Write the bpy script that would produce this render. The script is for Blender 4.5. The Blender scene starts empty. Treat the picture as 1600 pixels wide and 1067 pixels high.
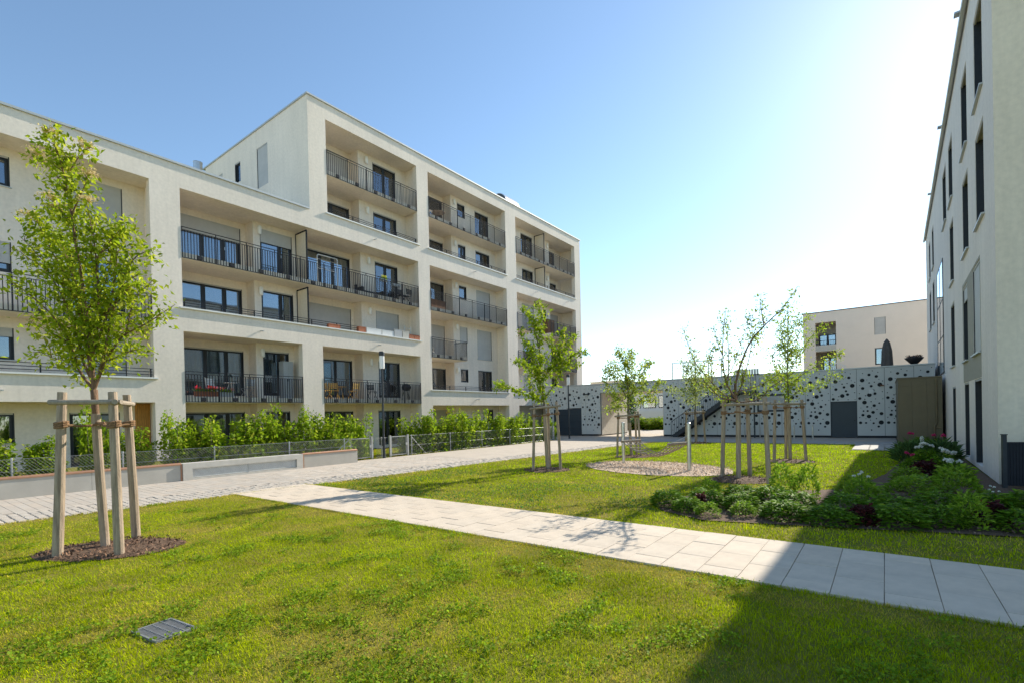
import bpy, math, random
import numpy as np
from mathutils import Vector, Matrix
from mathutils.geometry import tessellate_polygon
random.seed(7); RNG = np.random.default_rng(7)
S = bpy.context.scene
COL = S.collection
PI = math.pi

# ------------------------------------------------------------------ camera
f_px, cy_px, yaw, pitch, roll = 774.5, 653.2, 0.645146, -0.00735, 0.0230
c, s = math.cos(pitch), math.sin(pitch)
r_ = Vector((1, 0, 0)); fw = Vector((0, c, s)); d_ = Vector((0, s, -c))
c, s = math.cos(roll), math.sin(roll)
r_, d_ = c*r_ + s*d_, -s*r_ + c*d_
W = Matrix.Rotation(yaw, 3, 'Z')
r_, d_, fw = W @ r_, W @ d_, W @ fw
cam_data = bpy.data.cameras.new('camera')
cam = bpy.data.objects.new('camera', cam_data); COL.objects.link(cam)
M = Matrix(((r_.x, -d_.x, -fw.x, 0), (r_.y, -d_.y, -fw.y, 0), (r_.z, -d_.z, -fw.z, 1.8), (0, 0, 0, 1)))
cam.matrix_world = M
cam_data.sensor_width = 36; cam_data.lens = f_px/1600*36
cam_data.shift_y = (cy_px-533.5)/1600
cam_data.clip_start = 0.05; cam_data.clip_end = 3000
S.camera = cam

# ------------------------------------------------------------------ light
SUN = Vector((0.235, 1.68, 1.0)).normalized()
wd = bpy.data.worlds.new('World'); S.world = wd; wd.use_nodes = True
nt = wd.node_tree; bg = nt.nodes['Background']
sky = nt.nodes.new('ShaderNodeTexSky'); sky.sky_type = 'NISHITA'; sky.sun_disc = False
sky.sun_elevation = math.asin(SUN.z); sky.sun_rotation = math.atan2(SUN.x, SUN.y)
sky.altitude = 300; sky.air_density = 0.9; sky.dust_density = 0.18; sky.ozone_density = 3.0
wb = nt.nodes.new('ShaderNodeMix'); wb.data_type = 'RGBA'; wb.blend_type = 'MULTIPLY'; wb.inputs[0].default_value = 1; wb.inputs[7].default_value = (1.0, 0.985, 0.88, 1)
nt.links.new(sky.outputs[0], wb.inputs[6]); nt.links.new(wb.outputs[2], bg.inputs[0]); bg.inputs[1].default_value = 0.15
sl = bpy.data.lights.new('sun', 'SUN'); sun = bpy.data.objects.new('sun', sl); COL.objects.link(sun)
sl.energy = 4.3; sl.angle = math.radians(0.3); sl.color = (1.0, 0.93, 0.80)
sun.rotation_euler = SUN.to_track_quat('Z', 'Y').to_euler()
S.view_settings.view_transform = 'Standard'; S.view_settings.look = 'None'
S.view_settings.gamma = 1; S.view_settings.use_curve_mapping = False
S.view_settings.exposure = 0.84
S.render.engine = 'CYCLES'
S.cycles.max_bounces = 8; S.cycles.diffuse_bounces = 6; S.cycles.transparent_max_bounces = 12
S.cycles.caustics_reflective = False; S.cycles.caustics_refractive = False

# ------------------------------------------------------------------ materials
MT = {}
def mat(name, col, rough=0.8, var=0.0, scale=3.0, bump=0.0, bscale=40.0, metal=0.0, spec=0.4, col2=None, trans=0.0, stretch=None, attr=False, detail=4):
    m = bpy.data.materials.new(name); m.use_nodes = True; n = m.node_tree.nodes; l = m.node_tree.links
    b = n['Principled BSDF']
    b.inputs['Roughness'].default_value = rough; b.inputs['Metallic'].default_value = metal
    b.inputs['Specular IOR Level'].default_value = spec
    b.inputs['Base Color'].default_value = (*col, 1)
    co = n.new('ShaderNodeTexCoord'); src = co.outputs['Object']
    if stretch:
        mp = n.new('ShaderNodeMapping'); mp.inputs['Scale'].default_value = stretch
        l.new(src, mp.inputs[0]); src = mp.outputs[0]
    out = None
    if var or col2:
        nz = n.new('ShaderNodeTexNoise'); nz.inputs['Scale'].default_value = scale; nz.inputs['Detail'].default_value = detail
        nz.inputs['Roughness'].default_value = 0.65
        l.new(src, nz.inputs['Vector'])
        rp = n.new('ShaderNodeValToRGB')
        c2 = col2 or tuple(v*(1-var) for v in col)
        c1 = col if col2 else tuple(min(1, v*(1+var)) for v in col)
        rp.color_ramp.elements[0].position = 0.32; rp.color_ramp.elements[0].color = (*c2, 1)
        rp.color_ramp.elements[1].position = 0.68; rp.color_ramp.elements[1].color = (*c1, 1)
        l.new(nz.outputs[0], rp.inputs[0]); out = rp.outputs[0]
    if attr:
        at = n.new('ShaderNodeAttribute'); at.attribute_name = 'tint'
        if out is None:
            out = at.outputs['Color']
        else:
            mx = n.new('ShaderNodeMix'); mx.data_type = 'RGBA'; mx.blend_type = 'MULTIPLY'; mx.inputs[0].default_value = 1
            l.new(out, mx.inputs[6]); l.new(at.outputs['Color'], mx.inputs[7]); out = mx.outputs[2]
    if out is not None: l.new(out, b.inputs['Base Color'])
    if bump:
        nb = n.new('ShaderNodeTexNoise'); nb.inputs['Scale'].default_value = bscale; nb.inputs['Detail'].default_value = 3
        l.new(src, nb.inputs['Vector'])
        bp = n.new('ShaderNodeBump'); bp.inputs['Strength'].default_value = bump; bp.inputs['Distance'].default_value = 0.02
        l.new(nb.outputs[0], bp.inputs['Height']); l.new(bp.outputs[0], b.inputs['Normal'])
    if trans:
        tr = n.new('ShaderNodeBsdfTranslucent'); mx = n.new('ShaderNodeMixShader'); mx.inputs[0].default_value = trans
        if out is not None: l.new(out, tr.inputs[0])
        else: tr.inputs[0].default_value = (*col, 1)
        l.new(b.outputs[0], mx.inputs[1]); l.new(tr.outputs[0], mx.inputs[2]); l.new(mx.outputs[0], n['Material Output'].inputs[0])
    MT[name] = m
    return m
def plaster(name, col):
    m = mat(name, col, 0.93, bump=0.25, bscale=60, spec=0.2)
    n = m.node_tree.nodes; l = m.node_tree.links; b = n['Principled BSDF']; co = n['Texture Coordinate']
    big = n.new('ShaderNodeTexNoise'); big.inputs['Scale'].default_value = 0.35; big.inputs['Detail'].default_value = 5
    mp = n.new('ShaderNodeMapping'); mp.inputs['Scale'].default_value = (2.6, 2.6, 0.22)
    st = n.new('ShaderNodeTexNoise'); st.inputs['Scale'].default_value = 1.1; st.inputs['Detail'].default_value = 6; st.inputs['Roughness'].default_value = 0.7
    fi = n.new('ShaderNodeTexNoise'); fi.inputs['Scale'].default_value = 9; fi.inputs['Detail'].default_value = 6
    l.new(co.outputs['Object'], big.inputs[0]); l.new(co.outputs['Object'], mp.inputs[0]); l.new(mp.outputs[0], st.inputs[0]); l.new(co.outputs['Object'], fi.inputs[0])
    a1 = n.new('ShaderNodeMath'); a1.operation = 'ADD'; a2 = n.new('ShaderNodeMath'); a2.operation = 'ADD'
    l.new(big.outputs[0], a1.inputs[0]); l.new(st.outputs[0], a1.inputs[1]); l.new(a1.outputs[0], a2.inputs[0]); l.new(fi.outputs[0], a2.inputs[1])
    mr = n.new('ShaderNodeMapRange'); mr.inputs['From Min'].default_value = 1.1; mr.inputs['From Max'].default_value = 1.9
    mr.inputs['To Min'].default_value = 0.85; mr.inputs['To Max'].default_value = 1.06
    l.new(a2.outputs[0], mr.inputs[0])
    hs = n.new('ShaderNodeMix'); hs.data_type = 'RGBA'; hs.blend_type = 'MULTIPLY'; hs.inputs[0].default_value = 1; hs.inputs[6].default_value = (*col, 1)
    l.new(mr.outputs[0], hs.inputs[7]); l.new(hs.outputs[2], b.inputs['Base Color'])
    return m
PLA = plaster('cream_plaster', (0.85, 0.755, 0.645))
PLW = plaster('white_plaster', (0.90, 0.82, 0.735))
PLT = plaster('tan_plaster', (0.80, 0.69, 0.54))
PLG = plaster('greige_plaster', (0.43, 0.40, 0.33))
PLP = mat('pinkish_plaster', (0.82, 0.71, 0.61), 0.93, 0.03, 0.8, 0.1, 40, spec=0.2)
CON = mat('pale_concrete', (0.55, 0.52, 0.46), 0.85, 0.1, 4, 0.2, 60)
CAPW = mat('white_sill', (0.74, 0.74, 0.71), 0.5, 0.05, 3)
COP = mat('coping_metal', (0.50, 0.51, 0.50), 0.45, 0.06, 2, metal=0.3)
ANT = mat('anthracite_frame', (0.028, 0.032, 0.038), 0.45, 0.1, 8)
RAI = mat('railing_metal', (0.028, 0.030, 0.036), 0.75, 0.1, 8, spec=0.15)
SHU = mat('shutter_grey', (0.50, 0.485, 0.46), 0.6, 0.06, 2)
WIRE = mat('wire_grey', (0.16, 0.165, 0.16), 0.5)
CUR = mat('curtain_cloth', (0.70, 0.74, 0.70), 0.9, 0.12, 6, trans=0.25)
CURD = mat('curtain_dark', (0.22, 0.24, 0.23), 0.9, 0.1, 6)
LAMPW = mat('lamp_opal', (0.88, 0.87, 0.84), 0.35)
STEEL = mat('brushed_steel', (0.55, 0.54, 0.52), 0.33, 0.1, 6, metal=0.9)
GALV = mat('galvanised_steel', (0.50, 0.51, 0.51), 0.45, 0.12, 9, metal=0.6)
DARKM = mat('dark_metal', (0.035, 0.04, 0.047), 0.5, 0.15, 5)
WOODP = mat('pine_pole', (0.50, 0.385, 0.275), 0.85, 0.0, 3.0, 0.5, 30, col2=(0.25, 0.185, 0.13), stretch=(9, 9, 0.8))
WOODG = mat('weathered_wood', (0.40, 0.33, 0.25), 0.85, 0.0, 4.0, 0.4, 30, col2=(0.25, 0.20, 0.15), stretch=(6, 6, 1))
WOODO = mat('orange_boards', (0.50, 0.24, 0.055), 0.6, 0.25, 5, 0.2, 40, stretch=(6, 6, 0.6))
WOODY = mat('yellow_wood', (0.65, 0.40, 0.09), 0.5, 0.1, 6)
ROPE = mat('coir_rope', (0.26, 0.15, 0.075), 0.95, 0.35, 40, 0.8, 90)
BARK = mat('young_bark', (0.20, 0.115, 0.065), 0.85, 0.3, 12, 0.6, 40, stretch=(4, 4, 1))
BARKG = mat('grey_bark', (0.17, 0.14, 0.11), 0.85, 0.3, 12, 0.6, 40, stretch=(4, 4, 1))
COPPER = mat('copper_cap', (0.40, 0.215, 0.13), 0.45, 0.12, 5, metal=0.25)
LOWW = mat('smooth_concrete', (0.46, 0.43, 0.375), 0.85, 0.08, 1.5, 0.1, 50)
FLAG = mat('path_slab', (0.62, 0.52, 0.405), 0.85, 0.10, 3.0, 0.35, 120, attr=True)
ROADM = mat('road_paver', (0.50, 0.435, 0.365), 0.88, 0.08, 1.4, 0.3, 80, attr=True)
COBM = mat('cobble_stone', (0.48, 0.425, 0.36), 0.85, 0.08, 9, 0.5, 60, attr=True)
JOINT = mat('joint_sand', (0.16, 0.135, 0.105), 0.95, 0.25, 12)
GRATE = mat('grate_steel', (0.30, 0.31, 0.32), 0.5, 0.2, 20, metal=0.4)
GRIT = mat('joint_grit', (0.40, 0.35, 0.29), 0.95, 0.15, 12)
SOIL = mat('lawn_soil', (0.24, 0.20, 0.06), 0.97, 0.0, 1.3, 0.6, 50, col2=(0.13, 0.16, 0.02), detail=8, spec=0.02)
EARTH = mat('bark_soil', (0.125, 0.075, 0.045), 0.97, 0.5, 26, 0.9, 50)
CHIP = mat('mulch_chip', (0.30, 0.17, 0.10), 0.9, 0.0, attr=True)
GRAV = mat('playground_chips', (0.58, 0.45, 0.33), 0.95, 0.35, 30, 0.8, 60)
PANEL = mat('panel_coating', (0.62, 0.62, 0.59), 0.55, 0.04, 1.2, 0.05, 60)
VOIDM = mat('panel_backing', (0.018, 0.02, 0.024), 0.6)
OLIVE = mat('olive_cladding', (0.155, 0.125, 0.07), 0.5, 0.06, 2)
DOORM = mat('door_blue_grey', (0.035, 0.05, 0.065), 0.45, 0.06, 2)
TERRA = mat('terracotta', (0.38, 0.13, 0.065), 0.8, 0.2, 8)
WHITEP = mat('white_plastic', (0.72, 0.72, 0.70), 0.5, 0.04, 4)
BLACKP = mat('black_plastic', (0.02, 0.02, 0.022), 0.5)
BROWNW = mat('brown_wicker', (0.17, 0.085, 0.045), 0.8, 0.3, 20, 0.5, 40)
GREYC = mat('grey_cabinet', (0.42, 0.43, 0.43), 0.5, 0.04, 3)
PARAS = mat('parasol_cloth', (0.11, 0.10, 0.095), 0.9, 0.15, 6)
FARW = mat('far_white_wall', (0.62, 0.62, 0.60), 0.9)
TILEP = mat('terrace_tiles', (0.42, 0.40, 0.37), 0.85, 0.06, 2, attr=True)
def leafmat(name, tr=0.5, rough=0.6, sp=0.12):
    m = mat(name, (0.1, 0.2, 0.03), rough, trans=tr, attr=True, spec=sp)
    return m
LEAF = leafmat('leaf', 0.55); LEAFD = leafmat('bed_leaf', 0.35, 0.6, 0.1); GRASSM = leafmat('grass_blade', 0.42, 0.8, 0.03); PETAL = leafmat('petal', 0.35, 0.6)
def glassmat(name, tint, refl, trans):
    m = bpy.data.materials.new(name); m.use_nodes = True; n = m.node_tree.nodes; l = m.node_tree.links
    n.remove(n['Principled BSDF'])
    g = n.new('ShaderNodeBsdfGlossy'); g.inputs['Roughness'].default_value = 0.012; g.inputs[0].default_value = (0.82, 0.90, 1.0, 1)
    t = n.new('ShaderNodeBsdfTransparent'); t.inputs[0].default_value = (*trans, 1)
    fr = n.new('ShaderNodeFresnel'); fr.inputs[0].default_value = 1.6
    ad = n.new('ShaderNodeMath'); ad.operation = 'ADD'; ad.inputs[1].default_value = refl; ad.use_clamp = True
    mx = n.new('ShaderNodeMixShader')
    nz = n.new('ShaderNodeTexNoise'); nz.inputs['Scale'].default_value = 0.7; bp = n.new('ShaderNodeBump'); bp.inputs['Strength'].default_value = 0.05; bp.inputs['Distance'].default_value = 0.05
    co = n.new('ShaderNodeTexCoord'); l.new(co.outputs['Object'], nz.inputs[0]); l.new(nz.outputs[0], bp.inputs['Height']); l.new(bp.outputs[0], g.inputs['Normal'])
    l.new(fr.outputs[0], ad.inputs[0]); l.new(ad.outputs[0], mx.inputs[0]); l.new(t.outputs[0], mx.inputs[1]); l.new(g.outputs[0], mx.inputs[2])
    l.new(mx.outputs[0], n['Material Output'].inputs[0]); MT[name] = m
    return m
GLASS = glassmat('window_glass', None, 0.15, (0.75, 0.8, 0.82))

# ------------------------------------------------------------------ mesh helpers
class MB:
    def __init__(s): s.v = []; s.f = []; s.m = []
    def quad(s, a, b, c_, d, m=0):
        i = len(s.v); s.v += [a, b, c_, d]; s.f.append((i, i+1, i+2, i+3)); s.m.append(m)
    def box(s, x0, x1, y0, y1, z0, z1, m=0):
        i = len(s.v)
        s.v += [(x0, y0, z0), (x1, y0, z0), (x1, y1, z0), (x0, y1, z0), (x0, y0, z1), (x1, y0, z1), (x1, y1, z1), (x0, y1, z1)]
        for q in ((0, 3, 2, 1), (4, 5, 6, 7), (0, 1, 5, 4), (1, 2, 6, 5), (2, 3, 7, 6), (3, 0, 4, 7)):
            s.f.append(tuple(i+k for k in q)); s.m.append(m)
        return s
    def obox(s, p, ux, uy, uz, m=0):   # oriented box: centre, half vectors
        p, ux, uy, uz = map(Vector, (p, ux, uy, uz)); i = len(s.v)
        for sz in (-1, 1):
            for sx, sy in ((-1, -1), (1, -1), (1, 1), (-1, 1)):
                s.v.append(tuple(p + sx*ux + sy*uy + sz*uz))
        for q in ((0, 3, 2, 1), (4, 5, 6, 7), (0, 1, 5, 4), (1, 2, 6, 5), (2, 3, 7, 6), (3, 0, 4, 7)):
            s.f.append(tuple(i+k for k in q)); s.m.append(m)
        return s
    def tube(s, pts, rad, n=8, m=0, cap=True):
        pts = [Vector(p) for p in pts]
        if not isinstance(rad, (list, tuple)): rad = [rad]*len(pts)
        prev = None; base = len(s.v)
        for k, p in enumerate(pts):
            if k == 0: t = pts[1]-pts[0]
            elif k == len(pts)-1: t = pts[-1]-pts[-2]
            else: t = (pts[k+1]-pts[k]).normalized() + (pts[k]-pts[k-1]).normalized()
            t = t.normalized() if t.length > 1e-9 else Vector((0, 0, 1))
            if prev is None:
                a = Vector((1, 0, 0)) if abs(t.x) < 0.8 else Vector((0, 1, 0))
                u = t.cross(a).normalized()
            else:
                u = (prev - t*prev.dot(t)).normalized()
            prev = u; w = t.cross(u)
            for j in range(n):
                an = 2*PI*j/n
                s.v.append(tuple(p + (u*math.cos(an)+w*math.sin(an))*rad[k]))
        for k in range(len(pts)-1):
            for j in range(n):
                a = base+k*n+j; b = base+k*n+(j+1) % n
                s.f.append((a, b, b+n, a+n)); s.m.append(m)
        if cap:
            s.f.append(tuple(base+j for j in range(n))[::-1]); s.m.append(m)
            s.f.append(tuple(base+(len(pts)-1)*n+j for j in range(n))); s.m.append(m)
        return s
    def lathe(s, prof, n=16, cx=0, cy=0, m=0):   # prof: (r,z)
        base = len(s.v)
        for r, z in prof:
            for j in range(n):
                a = 2*PI*j/n; s.v.append((cx+r*math.cos(a), cy+r*math.sin(a), z))
        for k in range(len(prof)-1):
            for j in range(n):
                a = base+k*n+j; b = base+k*n+(j+1) % n
                s.f.append((a, b, b+n, a+n)); s.m.append(m)
        return s
    def poly(s, pts, z, m=0):
        i = len(s.v); s.v += [(x, y, z) for x, y in pts]; s.f.append(tuple(range(i, i+len(pts)))); s.m.append(m); return s
    def mesh(s, name, mats, smooth=False):
        me = bpy.data.meshes.new(name); me.from_pydata(s.v, [], s.f)
        if not isinstance(mats, (list, tuple)): mats = [mats]
        for q in mats: me.materials.append(q)
        if len(mats) > 1: me.polygons.foreach_set('material_index', s.m)
        if smooth: me.polygons.foreach_set('use_smooth', [True]*len(s.f))
        me.update(); return me
    def build(s, name, mats, parent=None, loc=(0, 0, 0), rz=0, smooth=False, **kw):
        return obj(name, s.mesh(name, mats, smooth), parent, loc, rz, **kw)
def obj(name, me, parent=None, loc=(0, 0, 0), rz=0, label=None, cat=None, group=None, kind=None):
    o = bpy.data.objects.new(name, me); COL.objects.link(o); o.location = loc; o.rotation_euler = (0, 0, rz)
    if parent: o.parent = parent
    tag(o, label, cat, group, kind); return o
def tag(o, label=None, cat=None, group=None, kind=None):
    if label: o['label'] = label
    if cat: o['category'] = cat
    if group: o['group'] = group
    if kind: o['kind'] = kind
    return o
def thing(name, label, cat, loc=(0, 0, 0), rz=0, group=None):
    return obj(name, None, None, loc, rz, label, cat, group)
def B(x0, x1, y0, y1, z0, z1): return MB().box(x0, x1, y0, y1, z0, z1)
def fmesh(name, V, F, mt, tint=None):
    me = bpy.data.meshes.new(name); V = np.ascontiguousarray(V, dtype=np.float32); F = np.ascontiguousarray(F, dtype=np.int32)
    k = F.shape[1]
    me.vertices.add(len(V)); me.vertices.foreach_set('co', V.ravel())
    me.loops.add(F.size); me.loops.foreach_set('vertex_index', F.ravel())
    me.polygons.add(len(F)); me.polygons.foreach_set('loop_start', np.arange(0, F.size, k, dtype=np.int32))
    try: me.polygons.foreach_set('loop_total', np.full(len(F), k, dtype=np.int32))
    except Exception: pass
    me.materials.append(mt)
    if tint is not None:
        a = me.attributes.new('tint', 'FLOAT_COLOR', 'POINT')
        T = np.ones((len(V), 4), dtype=np.float32); T[:, :3] = tint; a.data.foreach_set('color', T.ravel())
    me.update(calc_edges=True); return me
def settint(me, col):
    a = me.attributes.new('tint', 'FLOAT_COLOR', 'POINT'); n = len(me.vertices)
    a.data.foreach_set('color', np.tile(np.array([*col, 1], dtype=np.float32), n))
def inpoly(P, poly):
    x, y = P[:, 0], P[:, 1]; ins = np.zeros(len(P), bool); j = len(poly)-1
    for i in range(len(poly)):
        xi, yi = poly[i]; xj, yj = poly[j]
        cnd = ((yi > y) != (yj > y)) & (x < (xj-xi)*(y-yi)/((yj-yi) or 1e-9)+xi); ins ^= cnd; j = i
    return ins
def vnoise(P, sc, seed=0):
    # smooth value noise on a 2-D lattice
    rg = np.random.default_rng(seed); T = rg.random((256, 256)); Q = P*sc+1000
    i = np.floor(Q).astype(int); fr = Q-i; fr = fr*fr*(3-2*fr); a = i & 255; b = (i+1) & 255
    v00 = T[a[:, 0], a[:, 1]]; v10 = T[b[:, 0], a[:, 1]]; v01 = T[a[:, 0], b[:, 1]]; v11 = T[b[:, 0], b[:, 1]]
    return (v00*(1-fr[:, 0])+v10*fr[:, 0])*(1-fr[:, 1])+(v01*(1-fr[:, 0])+v11*fr[:, 0])*fr[:, 1]
def fbm(P, sc, seed=0):
    return (vnoise(P, sc, seed)+0.5*vnoise(P, sc*2.1, seed+1)+0.25*vnoise(P, sc*4.3, seed+2))/1.75
def leaves(P, size, tint, up=0.35, ratio=0.55, rg=RNG, D=None, fold=0.25):
    # diamond leaves with a folded midrib, 4 verts 2 tris
    n = len(P); d = rg.normal(size=(n, 3)); d /= np.linalg.norm(d, axis=1)[:, None]
    if D is not None: d = d*0.75+D
    d[:, 2] -= 0.15; d /= np.linalg.norm(d, axis=1)[:, None]
    nn = rg.normal(size=(n, 3)); nn[:, 2] += up*3
    sdir = np.cross(d, nn); sdir /= np.linalg.norm(sdir, axis=1)[:, None]+1e-9
    nr = np.cross(sdir, d); L = (np.asarray(size)*rg.uniform(0.5, 1.4, n))[:, None]
    mid = P+d*L*0.5
    V = np.empty((n, 4, 3)); V[:, 0] = P; V[:, 1] = mid+sdir*L*ratio*0.5+nr*L*fold*0.5; V[:, 2] = P+d*L; V[:, 3] = mid-sdir*L*ratio*0.5+nr*L*fold*0.5
    b = np.arange(n)*4
    F = np.concatenate([np.stack([b, b+1, b+2], 1), np.stack([b, b+2, b+3], 1)])
    T = np.repeat(tint[:, None, :], 4, 1).reshape(-1, 3)
    return V.reshape(-1, 3), F, T
def mix(a, b, t):
    a = np.array(a); b = np.array(b); t = np.asarray(t)[:, None]; return a*(1-t)+b*t

# ------------------------------------------------------------------ plates with openings (local: x along wall, y inward, z up)
def plate(mb, xs, zs, void, y0, y1, m=0):
    nx, nz = len(xs)-1, len(zs)-1
    sol = [[not void((xs[i]+xs[i+1])/2, (zs[j]+zs[j+1])/2) for j in range(nz)] for i in range(nx)]
    g = lambda i, j: 0 <= i < nx and 0 <= j < nz and sol[i][j]
    for i in range(nx):
        for j in range(nz):
            if not sol[i][j]: continue
            a, b, c0, d0 = xs[i], xs[i+1], zs[j], zs[j+1]
            mb.quad((a, y0, c0), (b, y0, c0), (b, y0, d0), (a, y0, d0), m)
            mb.quad((b, y1, c0), (a, y1, c0), (a, y1, d0), (b, y1, d0), m)
            if not g(i-1, j): mb.quad((a, y1, c0), (a, y0, c0), (a, y0, d0), (a, y1, d0), m)
            if not g(i+1, j): mb.quad((b, y0, c0), (b, y1, c0), (b, y1, d0), (b, y0, d0), m)
            if not g(i, j-1): mb.quad((a, y0, c0), (a, y1, c0), (b, y1, c0), (b, y0, c0), m)
            if not g(i, j+1): mb.quad((a, y0, d0), (b, y0, d0), (b, y1, d0), (a, y1, d0), m)
def holes_plate(mb, x0, x1, z0, z1, holes, y0, y1, m=0):
    xs = sorted({x0, x1} | {v for h in holes for v in h[:2] if x0 < v < x1}); zs = sorted({z0, z1} | {v for h in holes for v in h[2:4] if z0 < v < z1})
    plate(mb, xs, zs, lambda x, z: any(h[0] < x < h[1] and h[2] < z < h[3] for h in holes), y0, y1, m)
curt_cache = {}
def curtain_mesh(w, h, dark=False):
    k = (round(w, 2), round(h, 2), dark)
    if k not in curt_cache:
        n = max(8, int(w/0.05)); mb = MB()
        xs = [w*i/n for i in range(n+1)]; ys = [0.03*math.sin(i*1.9)+0.015*math.sin(i*0.7+1) for i in range(n+1)]
        for i in range(n): mb.quad((xs[i], ys[i], 0), (xs[i+1], ys[i+1], 0), (xs[i+1], ys[i+1], h), (xs[i], ys[i], h))
        curt_cache[k] = mb.mesh('curtain', CURD if dark else CUR, True)
    return curt_cache[k]
def window(parent, x0, x1, z0, z1, y, splits=(), shutter=0.0, curt=(), door=False, rz=0, sill=False, mats=None, yoff=0.10):
    """hole x0..x1, z0..z1 in a wall whose outer face is at local y; parts: frame (this object) > pane, shutter, curtain, handle"""
    w, h = x1-x0, z1-z0; mb = MB(); ft = 0.06; yf = yoff
    mb.box(0, ft, yf, yf+.07, 0, h); mb.box(w-ft, w, yf, yf+.07, 0, h); mb.box(ft, w-ft, yf, yf+.07, 0, ft); mb.box(ft, w-ft, yf, yf+.07, h-ft, h)
    ed = [0]+list(splits)+[1]; hz = h*(1-shutter)
    panes = []
    for i in range(len(ed)-1):
        a, b = w*ed[i]+(0.04 if i else ft), w*ed[i+1]-(0.04 if i < len(ed)-2 else ft)
        if i: mb.box(w*ed[i]-0.04, w*ed[i]+0.04, yf+.002, yf+.068, ft, h-ft)
        s_ = 0.055
        mb.box(a, a+s_, yf-.015, yf+.05, ft, h-ft); mb.box(b-s_, b, yf-.015, yf+.05, ft, h-ft)
        mb.box(a+s_, b-s_, yf-.015, yf+.05, ft, ft+s_+(0.03 if door else 0)); mb.box(a+s_, b-s_, yf-.015, yf+.05, h-ft-s_, h-ft)
        panes.append((a+s_, b-s_, ft+s_+(0.03 if door else 0), h-ft-s_))
    for e in (0, w-0.03): mb.box(e, e+.03, 0.012, yf-.002, 0, h)      # shutter guide rails
    if rz == 0: loc = (x0, y, z0)
    else: loc = (x0, y, z0)
    fr = mb.build('balcony_door' if door else 'window', ANT, parent, loc, rz)
    if shutter < 0.97:
        for i, p in enumerate(panes):
            if p[1]-p[0] < 0.05: continue
            B(p[0]+.001, p[1]-.001, yf+.015, yf+.03, p[2]+.001, p[3]-.001).build('pane', GLASS, fr)
            if i in curt or -i-1 in curt:
                dk = (-i-1 in curt); o = obj('curtain', curtain_mesh(p[1]-p[0]+.06, p[3]-p[2]+.08, dk), fr, (p[0]-.03, yf+.2, p[2]-.04))
        if door and len(panes) > 0:
            p = panes[-1]; B(p[0]-.045, p[0]-.02, yf-.055, yf-.017, h*.45, h*.45+.13).build('handle', STEEL, fr)
    sh = MB(); top = h-0.002
    sh.box(.031, w-.031, 0.015, 0.06, h-.055, top)                       # casing lip
    if shutter > 0.02:
        n = int((h*shutter-.055)/0.055)
        for k in range(n):
            zt = h-.055-k*0.055; sh.box(.031, w-.031, 0.028+.004, 0.045, zt-.055, zt-.008); sh.box(.031, w-.031, 0.036, 0.045, zt-.008, zt)
        zt = h-.055-n*0.055; sh.box(.031, w-.031, 0.026, 0.05, zt-.03, zt)
    sh.build('shutter', SHU, fr)
    if sill: B(-.04, w+.04, -.05, yf, -.035, -.003).build('sill', COP, fr)
    return fr
BARS = {}
def bar_mesh(h, t=0.023):
    k = (round(h, 2), t)
    if k not in BARS: BARS[k] = B(-t/2, t/2, -t/2-.004, t/2+.004, 0, h).mesh('bar', RAI)
    return BARS[k]
bar_budget = [0]
def railing(parent, x0, x1, y, zb, zt, single=True, posts=1.25, side=False):
    """vertical bar railing: rails, posts and fixings in one mesh; bars as pieces"""
    mb = MB(); mb.box(x0, x1, y-.02, y+.02, zt-.012, zt+.012); mb.box(x0, x1, y-.008, y+.008, zt-.13, zt-.105); mb.box(x0, x1, y-.008, y+.008, zb+.0, zb+.025)
    n = max(1, round((x1-x0)/posts))
    for i in range(n+1):
        x = x0+.02+(x1-x0-.04)*i/n; mb.box(x-.012, x+.012, y-.02, y+.02, zb, zt-.012)
        if i < n:
            xc = x+(x1-x0-.04)/n/2; mb.box(xc-.095, xc+.095, y-.03, y+.03, zb+.04, zb+.20)
    r = mb.build('railing', RAI, parent)
    k = int((x1-x0)/0.115); me = bar_mesh(zt-.105-zb-.026); rest = MB()
    for i in range(1, k):
        x = x0+(x1-x0)*i/k
        if single and bar_budget[0] < 300:
            bar_budget[0] += 1; obj('bar', me, r, (x, y, zb+.026))
        else: rest.box(x-.0095, x+.0095, y-.01, y+.01, zb+.026, zt-.105)
    if rest.f: rest.build('bars', RAI, r, kind='stuff')
    return r
def low_rail(parent, x0, x1, y, z, h=0.32, n=3):
    mb = MB()
    for i in range(n): zz = z+h*(i+1)/n; mb.box(x0, x1, y-.012, y+.012, zz-.012, zz+.012)
    k = max(1, round((x1-x0)/1.5))
    for i in range(k+1):
        x = x0+.05+(x1-x0-.1)*i/k; mb.box(x-.02, x+.02, y+.013, y+.05, z, z+h+.01)
    return mb.build('parapet_rail', RAI, parent)
def wall_lamp(parent, x, y, z):
    mb = MB(); mb.tube([(x, y-.08, z-.17), (x, y-.09, z-.16), (x, y-.09, z+.16), (x, y-.08, z+.17)], [.07, .1, .1, .07], 12); mb.box(x-.06, x+.06, y-.05, y-.001, z-.08, z+.08)
    return mb.build('wall_lamp', LAMPW, parent, smooth=True)

# ================================================================== LEFT APARTMENT BUILDING (local x = world Y, local y = depth, z up)
AB = thing('apartment_building', 'long cream apartment block with deep gridded loggias and anthracite balcony railings left of the lawn', 'apartment building', (-23.2, 0, 0), PI/2)
KB, KD = 24.4/24.75, 25.2/25.5
YB, YD = 1.2, 2.0
TH = 0.36
X0B = -7.0
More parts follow.
